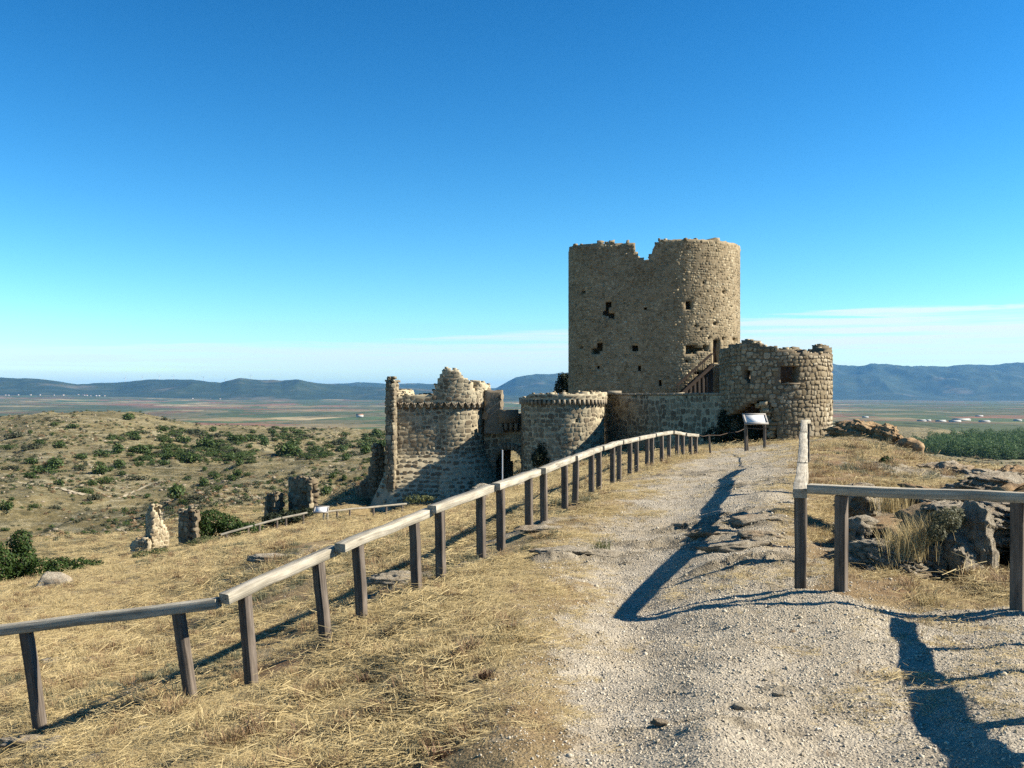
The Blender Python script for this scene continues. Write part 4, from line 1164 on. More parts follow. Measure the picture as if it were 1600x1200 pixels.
for k, (px, py, d, w, h, lab) in enumerate([(1238, 993, 7.35, .055, .035, 'dark fist sized stone lying alone on the gravel near the corner post'), (1210, 992, 7.38, .035, .022, 'smaller dark stone beside the fist sized one on gravel'),
        (1272, 978, 7.6, .05, .035, 'little stone nearest the corner post shadow on gravel'), (1215, 1087, 5.83, .07, .025, 'flat dark stone poking from the gravel in the foreground'),
        (1155, 1108, 5.6, .08, .035, 'dark broken stone at the end of the foreground bedrock ridge'), (1030, 1130, 5.4, .08, .025, 'low stone at the left end of the foreground bedrock ridge')]):
    rock(px, py, d, w, h, w * .7, lab, 40 + k, 3, sink=.3)

# ------------------------------------------------------------------ plants
def leaves(lobes, n, size, seed, up=0.3, fill=.55):
    """Leaf-sized kites spread through ellipsoid lobes; (x, y, z, rx, ry, rz)."""
    r = np.random.default_rng(seed)
    L = np.array(lobes, float)
    wgt = (L[:, 3] * L[:, 4] + L[:, 4] * L[:, 5] + L[:, 3] * L[:, 5]); wgt /= wgt.sum()
    k = r.choice(len(L), n, p=wgt)
    d = r.normal(size=(n, 3)); d /= np.linalg.norm(d, axis=1, keepdims=True)
    rad_ = r.uniform(fill, 1.0, n) ** .6
    bump_ = 1 + .22 * noise3(d * 2.6 + k[:, None] * 3.3, seed)
    c = L[k, :3] + d * L[k, 3:] * (rad_ * bump_)[:, None]
    nrm = d + r.normal(0, .55, (n, 3)) + np.array([0, 0, up]); nrm /= np.linalg.norm(nrm, axis=1, keepdims=True)
    a = np.cross(nrm, r.normal(size=(n, 3))); a /= np.linalg.norm(a, axis=1, keepdims=True)
    b_ = np.cross(nrm, a)
    s = size * r.uniform(.6, 1.4, (n, 1))
    V = np.stack([c - a * s, c - b_ * s * .55, c + a * s, c + b_ * s * .55], 1).reshape(-1, 3)
    Q = np.arange(n * 4).reshape(-1, 4)
    return V, Q

M['juniper'] = leaf_mat('juniper_leaf', (.036, .064, .016), (.09, .13, .034), .15)
M['juniper_grey'] = leaf_mat('grey_juniper_leaf', (.05, .06, .03), (.095, .10, .055), .15)
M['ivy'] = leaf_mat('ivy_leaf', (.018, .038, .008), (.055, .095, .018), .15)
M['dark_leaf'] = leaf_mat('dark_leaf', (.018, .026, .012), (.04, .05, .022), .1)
M['poplar'] = leaf_mat('poplar_leaf', (.05, .10, .035), (.14, .205, .07), .25)
M['weed'] = leaf_mat('weed_leaf', (.09, .11, .04), (.17, .18, .075), .3)
M['greygreen'] = leaf_mat('grey_green_leaf', (.10, .105, .06), (.20, .19, .11), .3)
M['straw'] = leaf_mat('straw_blade', (.36, .265, .115), (.68, .545, .285), .25)
M['straw_brown'] = leaf_mat('brown_blade', (.19, .115, .06), (.40, .27, .14), .25)
M['dead'] = leaf_mat('dead_blade', (.10, .06, .035), (.27, .16, .09), .1)
M['mat_leaf'] = leaf_mat('shrub_mat_leaf', (.05, .075, .02), (.115, .14, .045), .15)
M['bark'] = plain_mat('bark', (.06, .045, .03), (.12, .09, .06), 8.0, .4)

def stem_mesh(h, r0, seed, n=7, arms=5, spread=.5):
    mb = MB(); r = np.random.default_rng(seed)
    def limb(A, B, ra, rb_):
        A, B = np.array(A, float), np.array(B, float); t_ = (B - A) / np.linalg.norm(B - A)
        s_ = np.cross(t_, [.3, .9, .1]); s_ /= np.linalg.norm(s_); u_ = np.cross(s_, t_)
        V = [A + (s_ * math.cos(q) + u_ * math.sin(q)) * ra for q in np.linspace(0, 2 * math.pi, n, False)] + [B + (s_ * math.cos(q) + u_ * math.sin(q)) * rb_ for q in np.linspace(0, 2 * math.pi, n, False)]
        mb.add(V, [[i, (i + 1) % n, n + (i + 1) % n, n + i] for i in range(n)])
    limb((0, 0, -.15), (0, 0, h * .45), r0, r0 * .7)
    for k in range(arms):
        a = k * 2.4 + r.uniform(-.3, .3)
        limb((0, 0, h * (.15 + .06 * k)), (spread * math.cos(a), spread * math.sin(a), h * (.6 + .07 * k)), r0 * .5, r0 * .15)
    return np.concatenate(mb.V), np.concatenate(mb.Q)

# hillside shrubs: six shapes, each shrub an object with its own foliage and stem
def shrub_shape(seed, wide):
    r = np.random.default_rng(seed); L = []
    for k in range(6):
        a = r.uniform(0, 6.28); q = r.uniform(0, .55)
        L.append((q * math.cos(a) * wide, q * math.sin(a), .30 + r.uniform(-.06, .12), .36 * wide ** .5, .38, .30 + r.uniform(0, .1)))
    V, Q = leaves(L, 420, .085, seed)
    return V, Q
SHRUB = []
for k in range(8):
    V, Q = shrub_shape(200 + k, [1., 1.3, 1.6, 1.1, 1.9, 1.4, 1.0, 1.5][k])
    fm = raw_mesh('foliage', V, Q, M['juniper' if k % 4 else 'juniper_grey']); SV, SQ = stem_mesh(.5, .05, k); sm = raw_mesh('stem', SV, SQ, M['bark'])
    SHRUB.append((fm, sm, V[:, 0].max() - V[:, 0].min()))

big = [(21,684,29,'wide dark shrub high on the hill at the frame edge'),(112,668,21,'round dark shrub alone near the crest of the tan hill'),(85,665,14,''),(203,655,19,'dark shrub standing on the crest of the left hill'),(76,655,16,''),(64,695,20,''),(94,700,19,''),(15,702,25,''),(47,703,30,''),
 (126,716,27,'broad dark shrub at the left end of the green shrub band'),(157,713,29,''),(186,706,18,''),(225,678,19,''),(210,687,19,''),(258,673,19,''),(270,680,18,''),(305,680,25,''),(282,691,27,''),(256,700,22,''),(223,706,23,''),(247,710,19,''),
 (297,723,42,'longest green shrub mat in the middle of the hillside'),(266,717,16,''),(229,717,24,''),(295,710,18,''),(255,727,24,''),(214,728,19,''),(188,729,19,''),(217,750,36,'large dark shrub clump in the gully mouth'),(192,743,15,''),(159,741,23,''),(169,755,29,'dense shrub thicket at the bottom of the gully'),
 (124,736,17,''),(48,724,25,''),(62,741,42,'long green shrub mat above the pale track'),(89,729,27,''),(21,733,31,''),(50,748,22,''),(95,758,16,''),(135,770,21,''),(146,781,23,'rounded shrub at the end of the pale track'),(142,759,20,''),(241,751,12,''),
 (279,777,27,'low shrub touching the big bushy one above the pointed stump'),(307,782,41,'big bushy shrub above the ivy covered bank'),(288,787,17,''),(14,796,20,'small round shrub at the frame edge below the track'),(55,793,18,''),(85,797,18,''),(112,813,9,''),(6,830,15,''),(320,758,16,''),(180,694,22,''),
 (364,752,23,'dark shrub clump alone above the short wall stub'),(373,742,15,''),(388,743,15,''),(495,746,13,'small round shrub left of its twin above the dark slab'),(518,747,15,'round shrub right of its twin above the dark slab'),(559,752,17,''),(512,772,17,'green shrub just right of the dark wall slab'),(321,759,17,''),(383,776,12,''),(342,766,9,''),(402,801,13,''),
 (337,683,20,''),(364,688,23,''),(389,690,29,''),(415,696,15,''),(479,683,24,''),(463,695,23,''),(453,711,40,''),(494,705,30,''),(529,695,27,''),(537,681,17,''),(568,699,26,''),(572,708,17,''),(556,712,18,''),(504,714,18,''),(327,699,30,''),(327,713,23,''),(366,708,20,''),(356,719,24,''),(339,722,16,''),(376,726,13,''),(312,720,18,'')]
rs = np.random.default_rng(11)
extra = []
while len(extra) < 198:
    px = rs.uniform(0, 605); py = rs.uniform(655, 790)
    dens = .18 + .95 * math.exp(-((py - 692) / 20) ** 2) * (px > 180) + .45 * math.exp(-((py - 730) / 22) ** 2) * (px < 260)
    if float(fbm(px / 60., py / 22., 61, 3)[()]) * .6 + rs.random() > 1.05 - dens * .75: 
        extra.append((px, py, rs.uniform(4, 11) * (1.6 if py < 720 and px > 200 else 1), ''))
allb = big + extra
dd, okk = hit([b[0] for b in allb], [b[1] for b in allb], 62, 1300)
GRP = 'dark juniper shrubs scattered over the tan hillside'
for k, (b, d, ok) in enumerate(zip(allb, dd, okk)):
    if not ok: continue
    fm, sm, wd = SHRUB[k % 8]
    w = b[2] * 1.08 / F * d
    s = w / wd
    x = (b[0] - CX) / F * d
    o = bpy.data.objects.new('juniper_shrub', None); COL.objects.link(o)
    o.location = (x, d, G(x, d) - .02 * s); o.rotation_euler = (0, 0, rs.uniform(-.4, .4)); 
    hs = s * rs.uniform(.8, 1.1) * (1.0 if w < 5 else .8)
    o.scale = (s, s, hs)
    if b[3]: o['label'], o['group'] = b[3], GRP
    else:
        size = 'tiny' if b[2] < 8 else 'small' if b[2] < 14 else 'middling' if b[2] < 22 else 'broad'
        px_, py_ = b[0], b[1]
        zone = ('along the crest of the left hill' if py_ < 672 and px_ < 235 else 'far along the hill ridge beyond the green band' if py_ < 680 else
                'in the green shrub band left of the gate tower' if py_ < 722 and px_ > 430 else 'in the green shrub band above the lower ruins' if py_ < 722 and px_ > 235 else
                'on the upper left hillside under the crest' if py_ < 722 else 'in the gully above the pointed stump' if 120 < px_ < 280 else 'on the left slope near the pale track' if px_ <= 120 else 'on the bare slope behind the lower ruins')
        o['label'] = '%s %s juniper shrub %s' % (size, 'dull grey green' if k % 8 in (0, 4) else 'dark green', zone)
        o['group'] = GRP + ', ' + o['label']
    o['category'] = 'shrub'
    f_ = bpy.data.objects.new('foliage', fm); COL.objects.link(f_); f_.parent = o
    s_ = bpy.data.objects.new('stem', sm); COL.objects.link(s_); s_.parent = o

def bush(name, label, cat, lobes, n, size, mat, seed, stem=(1.0, .06)):
    L = np.array(lobes, float); base = Vector((L[:, 0].mean(), L[:, 1].mean(), 0)); base.z = min(G(base.x, base.y), (L[:, 2] - L[:, 5]).min() + .3)
    o = thing(name, label, cat, base)
    V, Q = leaves(lobes, n, size, seed); mk('foliage', V, Q, mat, o)
    SV, SQ = stem_mesh(stem[0], stem[1], seed, spread=stem[0] * .5); mk('stem', SV + np.array(base), SQ, M['bark'], o)
    return o
def lobe(px, py, d, wpx, hpx, dep=None):
    w, h = wpx / F * d / 2, hpx / F * d / 2
    p_ = at(px, py, d); return (p_.x, p_.y, p_.z, w, dep or w, h)
bush('ivy_bush', 'tall ivy column rising over the dark hedge at the left frame edge', 'ivy', [lobe(32, 848, 43, 36, 44), lobe(35, 875, 43, 46, 60), lobe(26, 895, 43, 44, 50)], 5200, .055, M['ivy'], 31)
bush('ivy_bush', 'bright green ivy clump cut by the left frame edge', 'ivy', [lobe(0, 880, 42, 38, 66), lobe(-14, 870, 42, 40, 60)], 3200, .055, M['ivy'], 32)
bush('ivy_hedge', 'low dark ivy hedge with a sunlit top running right from the ivy column', 'ivy', [lobe(65, 893, 43, 50, 44), lobe(95, 890, 43.2, 50, 40), lobe(125, 888, 43.5, 46, 32), lobe(150, 886, 44, 36, 22)], 6500, .05, M['ivy'], 33)
bush('ivy_bank', 'ivy covered bank beside the blunt grey stub of wall', 'ivy', [lobe(330, 815, 54, 56, 40), lobe(358, 822, 54, 44, 34), lobe(385, 828, 53.5, 50, 26), lobe(318, 828, 53.6, 36, 34)], 5200, .07, M['ivy'], 34, (.6, .05))
bush('dark_hedge', 'black green growth in the shade below the dark upright wall slab', 'shrub', [lobe(428, 812, 55, 40, 22), lobe(455, 808, 55.5, 44, 24), lobe(480, 802, 56, 30, 20)], 3200, .06, M['dark_leaf'], 48, (.5, .04))  # leaf mass added in place of the slab's shadow on the ground
bush('weed_clump', 'yellow green weeds at the foot of the blunt grey stub', 'weeds', [lobe(322, 848, 49, 46, 22), lobe(300, 853, 49, 30, 16)], 1200, .05, M['weed'], 35, (.3, .02))
bush('weed_clump', 'green weeds on the slope edge below the pointed stump', 'weeds', [lobe(225, 868, 46, 40, 14), lobe(250, 862, 46, 30, 12)], 900, .05, M['weed'], 36, (.2, .02))
bush('weed_clump', 'green weeds growing at the foot of the gate tower', 'weeds', [lobe(650, 779, 56, 40, 14), lobe(668, 778, 56, 30, 10)], 900, .05, M['weed'], 37, (.2, .02))
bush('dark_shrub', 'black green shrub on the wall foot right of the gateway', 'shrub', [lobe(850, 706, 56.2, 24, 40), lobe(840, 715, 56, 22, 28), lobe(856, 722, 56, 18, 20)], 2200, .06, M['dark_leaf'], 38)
bush('weed_clump', 'low green weeds before the black green gateway shrub', 'weeds', [lobe(868, 742, 50, 26, 12), lobe(882, 739, 50, 18, 9)], 700, .05, M['weed'], 39, (.2, .02))
bush('dark_ivy', 'black green ivy filling the breach at the foot of the squat round tower', 'ivy', [lobe(1150, 668, 49.0, 60, 46, .5), lobe(1172, 680, 48.6, 40, 34, .5), lobe(1122, 682, 49.6, 50, 30, .4), lobe(1135, 655, 49.4, 30, 34, .3)], 5200, .06, M['dark_leaf'], 47)  # ivy whose dark mass also stands in for shade inside the breach
bush('dark_tree', 'dark rounded tree showing behind the left edge of the tall keep', 'tree', [lobe(880, 594, 84, 20, 26), lobe(877, 606, 84, 24, 24), lobe(888, 600, 84, 26, 36)], 2600, .09, M['dark_leaf'], 40, (1.6, .12))
bush('green_shrub', 'leafy green shrub on the red soil beyond the right railing', 'shrub', [lobe(1384, 726, 24, 26, 26), lobe(1396, 733, 24, 20, 18), lobe(1375, 735, 24, 16, 14)], 1800, .03, M['ivy'], 41, (.3, .02))
bush('grey_bush', 'grey green bush on the limestone buttress under the cross rail', 'shrub', [lobe(1478, 812, 10.3, 44, 40), lobe(1464, 832, 10.2, 30, 30), lobe(1492, 806, 10.5, 34, 30)], 3000, .013, M['greygreen'], 42, (.25, .012))

# ------------------------------------------------------------------ scattered stuff: grass, gravel, woods (instances)
def scatter(name, P, rot, scl, idx, sources, kind='stuff', label=None):
    m = bpy.data.meshes.new(name); P = np.asarray(P, np.float32)
    m.vertices.add(len(P)); m.vertices.foreach_set('co', P.ravel())
    a = m.attributes.new('turn', 'FLOAT_VECTOR', 'POINT'); a.data.foreach_set('vector', np.asarray(rot, np.float32).ravel())
    a = m.attributes.new('size', 'FLOAT', 'POINT'); a.data.foreach_set('value', np.asarray(scl, np.float32))
    a = m.attributes.new('pick', 'INT', 'POINT'); a.data.foreach_set('value', np.asarray(idx, np.int32))
    o = link(name, m, kind=kind, label=label)
    src = bpy.data.collections.new(name + '_source')
    for k, s in enumerate(sources):
        so = bpy.data.objects.new('%s_piece_%02d' % (name, k), s); src.objects.link(so)
    g = bpy.data.node_groups.new(name + '_nodes', 'GeometryNodeTree')
    g.interface.new_socket('Geometry', in_out='INPUT', socket_type='NodeSocketGeometry')
    g.interface.new_socket('Geometry', in_out='OUTPUT', socket_type='NodeSocketGeometry')
    gi, go = g.nodes.new('NodeGroupInput'), g.nodes.new('NodeGroupOutput')
    ci = g.nodes.new('GeometryNodeCollectionInfo'); ci.inputs['Collection'].default_value = src
    ci.inputs['Separate Children'].default_value = True; ci.inputs['Reset Children'].default_value = True
    ip = g.nodes.new('GeometryNodeInstanceOnPoints'); ip.inputs['Pick Instance'].default_value = True
    def na(nm, ty):
        n_ = g.nodes.new('GeometryNodeInputNamedAttribute'); n_.data_type = ty; n_.inputs['Name'].default_value = nm
        return [s for s in n_.outputs if s.name == 'Attribute' and s.enabled][0]
    g.links.new(gi.outputs[0], ip.inputs['Points']); g.links.new(ci.outputs[0], ip.inputs['Instance'])
    g.links.new(na('pick', 'INT'), ip.inputs['Instance Index'])
    g.links.new(na('turn', 'FLOAT_VECTOR'), ip.inputs['Rotation'])
    g.links.new(na('size', 'FLOAT'), ip.inputs['Scale'])
    g.links.new(ip.outputs[0], go.inputs[0])
    md = o.modifiers.new('instances', 'NODES'); md.node_group = g
    return o

def clump(seed, n, h, lean, w, spread, curl=.5):
    r = np.random.default_rng(seed); V, Q = [], []
    for k in range(n):
        a = r.uniform(0, 6.28); b0 = np.array([r.normal(0, spread), r.normal(0, spread), -.01])
        d = np.array([math.cos(a), math.sin(a), 0]); s = np.array([-d[1], d[0], 0]) * w * r.uniform(.6, 1.3)
        hh = h * r.uniform(.5, 1.25); le = lean * r.uniform(.4, 1.4)
        p1 = b0 + np.array([0, 0, hh * .6]) + d * hh * le * .45
        p2 = b0 + np.array([0, 0, hh * (1 - curl * min(le, 1.4) * .35)]) + d * hh * le
        o = len(V); V += [b0 - s * .5, b0 + s * .5, p1 + s * .4, p1 - s * .4, p2]
        Q += [[o, o+1, o+2, o+3], [o+3, o+2, o+4, o+4]]
    V, Q = np.array(V), np.array(Q); tri = Q[:, 2] == Q[:, 3]
    return V, [Q[~tri], Q[tri][:, :3]]
def litter(seed, n, l, w):
    """Fallen straws lying criss-cross."""
    r = np.random.default_rng(seed); V, Q = [], []
    for k in range(n):
        a = r.normal(.25, .8); c = np.array([r.normal(0, .12), r.normal(0, .12), r.uniform(.004, .03)])
        d = np.array([math.cos(a), math.sin(a), r.normal(0, .12)]) * l * r.uniform(.4, 1.2) / 2; s = np.array([-d[1], d[0], 0]); s = s / np.linalg.norm(s) * w / 2
        o = len(V); V += [c - d - s, c + d - s, c + d + s + [0, 0, .003], c - d + s]; Q.append([o, o+1, o+2, o+3])
    return np.array(V), np.array(Q)
grass_src = []
for k in range(5): grass_src.append(raw_mesh('blades', *clump(500 + k, 30, .062, .8, .0042, .04), M['straw']))
for k in range(3): grass_src.append(raw_mesh('blades', *clump(520 + k, 26, .058, .9, .0045, .045), M['straw_brown']))
for k in range(4): grass_src.append(raw_mesh('blades', *litter(540 + k, 24, .17, .0036), M['straw']))
for k in range(2): tuft_src = raw_mesh('blades', *clump(570 + k, 90, .105, .7, .004, .05), M['straw' if k else 'straw_brown']); grass_tufts = (globals().get('grass_tufts') or []) + [tuft_src]
grass_src.append(raw_mesh('blades', *clump(560, 30, .07, .6, .006, .04), M['greygreen']))

def sample(n, d0, d1, a0=-29.5, a1=29.5, seed=0, cap=None):
    r = np.random.default_rng(seed)
    rr_ = np.exp(r.uniform(math.log(d0), math.log(d1), n)); th = np.radians(r.uniform(a0, a1, n))
    if cap: # thin out where the density by area would pass the cap
        dens = n / (math.log(d1 / d0) * math.radians(a1 - a0) * rr_ ** 2)
        k = r.random(n) < np.minimum(1, cap / dens); rr_, th = rr_[k], th[k]
    return rr_ * np.sin(th), rr_ * np.cos(th), r
x, y, r = sample(270000, 4.3, 120, seed=70, cap=640)
pm, rm = path_mask(x, y), rock_mask(x, y)
patch = fbm(x * .9, y * .9, 81, 4)
tuft = fbm(x * 2.6, y * 2.6, 83, 3)
k = (r.random(len(x)) < np.where((x > .29 * y) & (y > 11), .8, 1.)) & (r.random(len(x)) > np.clip(pm * 1.3 - .30 - .25 * patch, 0, .975)) & (r.random(len(x)) > rm * 1.1) & (r.random(len(x)) < .62 + .75 * patch)
k &= ~((((x - PITX) / .5) ** 2 + ((y - PITY) / 1.0) ** 2) < 1)
x, y, pm, patch, tuft = x[k], y[k], pm[k], patch[k], tuft[k]
rad_ = np.hypot(x, y); n = len(x)
right = (x > .29 * y) & (y > 9)
u = r.random(n)
idx = np.where(u < .42, r.integers(0, 5, n), np.where(u < .42 + np.clip(np.where(right, .34, .12) + .16 * fbm(x * .5, y * .5, 87, 3), .03, .5), 5 + r.integers(0, 3, n), 8 + r.integers(0, 4, n)))
green = fbm(x * .22 + 4, y * .22, 91, 3) > .62
idx = np.where(green & (r.random(n) < .45) & (pm < .2), 12, idx)
grass_src += grass_tufts
idx = np.where((tuft > .28) & (r.random(n) < .10) & (pm < .3), 13 + r.integers(0, 2, n), idx)
edge = sstep(0, .5, pm)
scl = (.75 + .55 * np.clip(tuft, -.5, 1.2)) * r.uniform(.7, 1.25, n) * np.interp(rad_, [4, 9, 20, 60, 120], [.9, 1.05, 1.5, 2.3, 4.0]) * (1 - .45 * edge)
rot = np.stack([r.normal(0, .12, n), r.normal(0, .12, n), np.where(idx >= 8, r.normal(0, .5, n), r.uniform(0, 6.28, n))], 1)
scatter('dry_grass', np.stack([x, y, H(x, y)], 1), rot, scl, idx, grass_src, label='dry straw grass on the slope')

# tall dry grass clumps that stand out one by one
for k, (px, py, d, s, lab) in enumerate([(1412, 872, 10.35, .85, 'tall golden grass clump under the cross rail, left of the grey bush'), (1438, 866, 10.6, 1.0, 'tall golden grass clump touching the grey bush under the cross rail'), (1395, 800, 13.0, .8, 'tuft of tall grass behind the layered limestone lump'), (940, 862, 12.6, .42, 'lone green yellow grass tuft on the bedrock of the path')]):
    x_, y_ = (px - CX) / F * d, d; z_ = (HY - py) / F * d
    o = thing('grass_clump', lab, 'grass clump', (x_, y_, z_))
    V, Q = clump(700 + k, 300 if k < 3 else 120, .44 * s, .42, .006, .10 * s + .02); V[:, 2] += .0
    m_ = raw_mesh('blades', V, Q, M['straw' if k < 3 else 'weed']); link('blades', m_, o, kind='stuff')

# dead brown tufts scattered in the straw
TUFT = [(727, 1028, .10, 'darkest dead tuft with a long shadow, in the straw right of the railing'), (640, 1076, .09, 'round dead tuft left of the darkest one'), (574, 1068, .08, 'ragged dead tuft beside a loose stone in the straw'), (590, 1116, .08, 'dead tuft next to a little grey stone in the straw'),
        (470, 1160, .10, 'dead tuft with reddish stalks near the bottom of the frame'), (402, 1152, .13, 'wide dead tuft below the third near post'), (760, 1062, .06, 'small dead tuft at the edge of the gravel'), (555, 1000, .08, 'dead tuft at the foot of a railing post'), (690, 1182, .06, 'low dead tuft at the bottom where straw thins into gravel'), (250, 1128, .07, 'dead tuft among the pale rocks at lower left'), (800, 985, .06, 'small dead tuft high on the straw beside the path')]
td, tok = hit([q[0] for q in TUFT], [q[1] for q in TUFT], 3, 40)
for k, (q, d) in enumerate(zip(TUFT, td)):
    x_ = (q[0] - CX) / F * d
    o = thing('dead_tuft', q[3], 'tuft', (x_, d, G(x_, d)))
    V, Q = clump(760 + k, 120, q[2] * 1.25, .7, .007, q[2] * .45)
    link('blades', raw_mesh('blades', V, Q, M['dead']), o, kind='stuff')

# gravel
peb = []
for k in range(5):
    V, Q = ICO[1]; V = V * (1 + .28 * np.random.default_rng(k).normal(size=(len(V), 1))) * np.array([1, .8, .6]); peb.append(raw_mesh('pebble', V, Q, None))
t = NT('pebble'); oi = t.new('ShaderNodeObjectInfo')
M['pebble'] = t.color(t.ramp(oi.outputs['Random'], [(0., (.34, .285, .20)), (.5, (.50, .435, .325)), (1., (.64, .57, .44))]))
for p_ in peb: p_.materials.append(M['pebble'])
x, y, r = sample(300000, 4.2, 45, seed=71, cap=1900)
pm, rm = path_mask(x, y), rock_mask(x, y)
k = r.random(len(x)) < np.clip(np.maximum(pm * 1.2, .25 * ((x > .29 * y) & (y > 9))), .012, 1); x, y = x[k], y[k]; n = len(x)
scl = np.exp(r.normal(math.log(.0044), .42, n)) * np.interp(np.hypot(x, y), [4, 10, 40], [1., 1.25, 2.4])
scatter('gravel', np.stack([x, y, H(x, y) + scl * .2], 1), r.uniform(0, 6.28, (n, 3)) * np.array([.1, .1, 1]), scl, r.integers(0, 5, n), peb, label='loose pale gravel on the path')

# low scrub and stones on the hills, too many and small to count
sc_src = []
for k in range(3):
    V, Q = leaves([(0, 0, .25, .5, .5, .3), (.4, .1, .2, .35, .35, .25)], 70, .13, 800 + k); sc_src.append(raw_mesh('scrub', V, Q, M['juniper_grey' if k else 'juniper']))
V, Q = leaves([(0, 0, .2, .5, .5, .25)], 60, .12, 810); sc_src.append(raw_mesh('scrub', V, Q, M['straw_brown']))
for k in range(3):
    V, Q = ICO[2]; V = V * (1 + .3 * fbm3(V * 1.5 + k * 4, k, 3))[:, None] * np.array([.5, .4, .25]); sc_src.append(raw_mesh('scrub', V, Q, M['dressed_stone']))
x, y, r = sample(60000, 62, 1150, -30, 30, seed=72)
k = fbm(x / 45., y / 45., 95, 4) + r.normal(0, .5, len(x)) > .1; x, y = x[k], y[k]; n = len(x)
scatter('low_scrub', np.stack([x, y, H(x, y)], 1), np.stack([np.zeros(n), np.zeros(n), r.uniform(0, 6.28, n)], 1), r.uniform(.5, 1.3, n) * np.interp(np.hypot(x, y), [62, 130, 400, 1100], [.35, .7, 1.1, 2.0]), np.where(r.random(n) < .8, r.integers(0, 4, n), r.integers(4, 7, n)), sc_src, label='low scrub and stones on the hills')

r = np.random.default_rng(74)
px, py = r.uniform(170, 615, 2600), r.normal(696, 15, 2600)
k = (fbm(px / 38., py / 9., 63, 3) + r.normal(0, .3, 2600) > .38) & (py < 724) & (py > 668); px, py = px[k], py[k]
d_, ok = hit(px, py, 150, 1300); px, d_ = px[ok], d_[ok]; x, y = (px - CX) / F * d_, d_; n = len(x)
mats_ = []
for k in range(3):
    V, Q = leaves([(0, 0, .22, .6, .5, .26), (.5, .1, .18, .45, .4, .22), (-.45, .05, .16, .4, .4, .2)], 150, .12, 820 + k); mats_.append(raw_mesh('mat', V, Q, M['mat_leaf' if k else 'juniper']))
scatter('shrub_mats', np.stack([x, y, H(x, y)], 1), np.stack([np.zeros(n), np.zeros(n), r.uniform(-.5, .5, n)], 1), r.uniform(.9, 2.3, n) * np.interp(d_, [200, 600], [.7, 1.3]), r.integers(0, 3, n), mats_, label='low green shrub mats merging into a band across the hill')

# wood in the valley on the right
tr = []
for k in range(5):
    r_ = np.random.default_rng(k + 60); hgt = [11, 9, 13, 8, 10][k]
    L = [(r_.normal(0, .9), r_.normal(0, .9), hgt * f_, 3.0 * (1 - ((f_ - .5) / .62) ** 2) ** .5, 3.0 * (1 - ((f_ - .5) / .62) ** 2) ** .5, hgt * .17) for f_ in (.3, .45, .6, .75, .88)]
    V, Q = leaves(L, 420, .42, 900 + k); SV, SQ = stem_mesh(hgt, .22, k, 5, 3, 1.0)
    m_ = raw_mesh('tree', np.vstack([V, SV]), np.vstack([Q, SQ + len(V)]), M['poplar']); m_.materials.append(M['bark'])
    mi = np.zeros(len(Q) + len(SQ), np.int32); mi[len(Q):] = 1; m_.polygons.foreach_set('material_index', mi); tr.append(m_)
r = np.random.default_rng(73); X, Y = [], []
n = 9000
d_ = r.uniform(560, 1150, n); px = r.uniform(1250, 2300, n)
lo = np.interp(px, [1400, 1440, 1500, 1560, 1600, 2300], [800, 740, 650, 615, 615, 615]); hi_ = np.interp(px, [1400, 1440, 1500, 1600, 2300], [800, 850, 930, 1060, 1100])
k = (d_ > lo) & (d_ < hi_) & (px > 1390); d_, px = d_[k], px[k]
x, y = (px - CX) / F * d_, d_; n = len(x)
scatter('wood', np.stack([x, y, H(x, y) - .2], 1), np.stack([np.zeros(n), np.zeros(n), r.uniform(0, 6.28, n)], 1), r.uniform(.5, 1.2, n), r.integers(0, 5, n), tr, label='dense green riverside wood in the valley')

# ------------------------------------------------------------------ far buildings, turbines
M['whitewash'] = plain_mat('whitewash', (.52, .49, .43), (.66, .63, .57), .5)
M['sheet_roof'] = plain_mat('sheet_roof', (.44, .44, .42), (.58, .58, .56), .3)
M['tile'] = plain_mat('roof_tile', (.34, .17, .10), (.42, .24, .15), .5)
def house(px, py, d, w, h, dep, label, group, roofm='tile', rz=0.):
    x, y = (px - CX) / F * d, d; z = G(x, y) - .3
    o = thing('farm_building' if roofm != 'tile' else 'house', label, 'building', (x, y, z), group)
    mb = MB(); mb.add(boxpts((x, y, z + h / 2), w, dep, h, rz), BQ); mb.build('wall', M['whitewash'], o)
    hr = dep * (.22 if roofm == 'tile' else .10)
    p_ = np.array([[-w/2-.3, -dep/2-.3, 0], [w/2+.3, -dep/2-.3, 0], [w/2+.3, dep/2+.3, 0], [-w/2-.3, dep/2+.3, 0], [-w/2-.3, 0, hr], [w/2+.3, 0, hr]])
    ca, sa = math.cos(rz), math.sin(rz); p_ = np.stack([p_[:, 0] * ca - p_[:, 1] * sa, p_[:, 0] * sa + p_[:, 1] * ca, p_[:, 2]], 1) + np.array([x, y, z + h + .02])
    mk('roof', p_, [np.array([[0, 1, 5, 4], [2, 3, 4, 5], [3, 2, 1, 0]]), np.array([[0, 4, 3], [1, 2, 5]])], M[roofm], o)
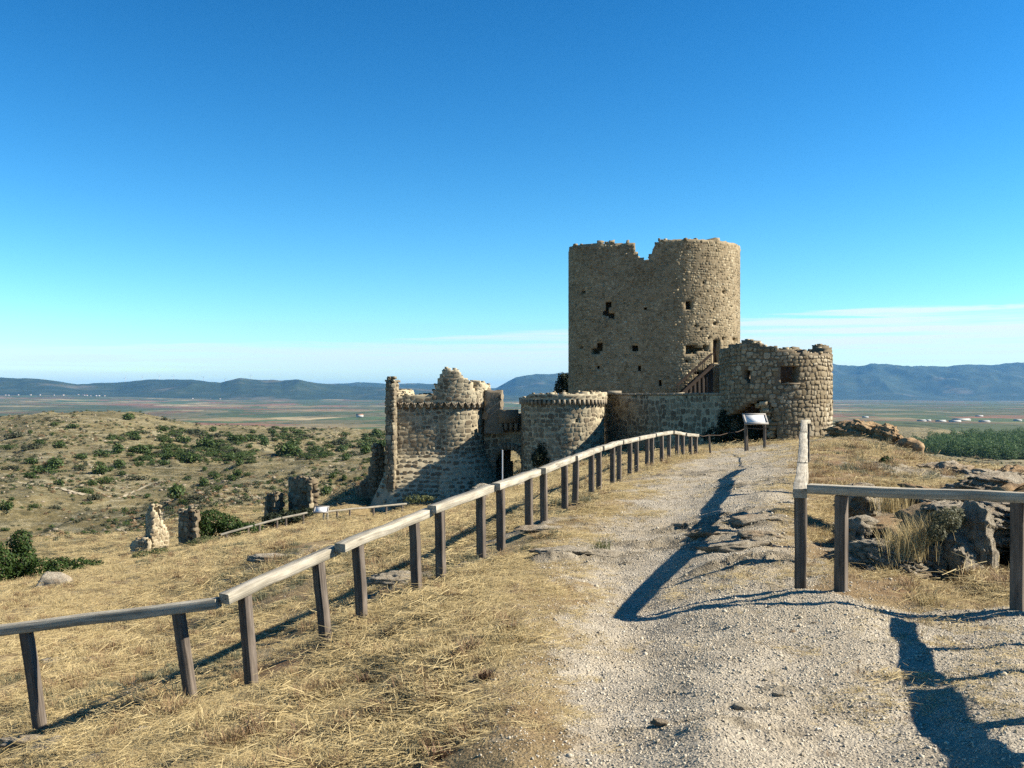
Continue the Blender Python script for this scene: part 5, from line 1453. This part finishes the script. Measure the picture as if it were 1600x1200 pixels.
for px, py, d, w, h, dep, lab in [(1502, 652, 2150, 36, 3.6, 12, 'longest white barn on the right hand plain'), (1440, 660, 1950, 15, 3.0, 9, 'white barn at the left end of the farm buildings'), (1470, 661, 1900, 17, 3.0, 9, 'white barn left of the two brightest barns'), (1492, 661, 1880, 20, 3.0, 9, 'brightest white barn in the middle of the farm group'),
        (1538, 661, 1900, 19, 3.0, 9, 'white barn right of the brightest one'), (1450, 658, 2050, 10, 3.0, 9, 'small tall white building behind the leftmost barn'), (1590, 655, 2100, 14, 3.0, 9, 'white barn at the right frame edge on the plain'), (1530, 648, 2700, 18, 3.0, 9, 'pale barn farthest out on the right hand plain'), (1352, 650, 2500, 14, 3.0, 9, 'pale barn just right of the round tower on the plain')]:
    house(px, py, d, w, h, dep, lab, 'white farm buildings on the right hand plain', 'sheet_roof', random.uniform(-.2, .2))
house(562, 651, 3300, 22, 7, 16, 'lone pale farmhouse on the plain left of the gate tower', 'far farmhouses', 'tile')
rt_ = np.random.default_rng(9)
for k in range(46):
    px = rt_.uniform(2, 172) if k < 40 else rt_.uniform(280, 345); d = rt_.uniform(9300, 10000)
    house(px, 0, d, rt_.uniform(10, 26), rt_.uniform(5, 9), 10, 'tiny pale house of the far town under the left ridge', 'houses of the far town', 'tile', rt_.uniform(-.4, .4))
for k, px in enumerate((196, 222, 249, 271, 318, 352, 392)):
    d = 11500.; x = (px - CX) / F * d; z = (HY - np.interp(px, [180, 230, 300, 345, 375, 410], [598, 593, 593, 599, 592, 594])) / F * d - 12
    o = thing('wind_turbine', 'tiny white wind turbine on the crest of the left ridge', 'wind turbine', (x, d, z), 'wind turbines along the left ridge')
    mb = MB(); bar(mb, (x, d, z), (x, d, z + 58), 3.0, 3.0, Vector((0, 1, 0)), segs=1, wob=0); mb.build('tower', M['panel'], o)
    for q in range(3):
        a = q * 2.094 + k * .7; c = Vector((x, d - 3, z + 58)); mb = MB(); bar(mb, c, c + Vector((math.sin(a) * 26, 0, math.cos(a) * 26)), 1.8, .5, Vector((0, 1, 0)), segs=1, wob=0); mb.build('blade', M['panel'], o)

# ------------------------------------------------------------------ air
hz = bpy.data.materials.new('haze'); hz.use_nodes = True
hn = hz.node_tree.nodes; hn.clear()
ho = hn.new('ShaderNodeOutputMaterial'); pv = hn.new('ShaderNodeVolumePrincipled')
pv.inputs['Color'].default_value = (.14, .50, 1.0, 1)
pv.inputs['Density'].default_value = 2.1e-5
pv.inputs['Anisotropy'].default_value = .1
hz.node_tree.links.new(pv.outputs[0], ho.inputs['Volume'])
mb = MB(); mb.add(boxpts((0, 0, 140), 100000, 100000, 900), BQ)
mb.build('haze', hz, kind='stuff', label='thin blue air between the camera and the far hills')
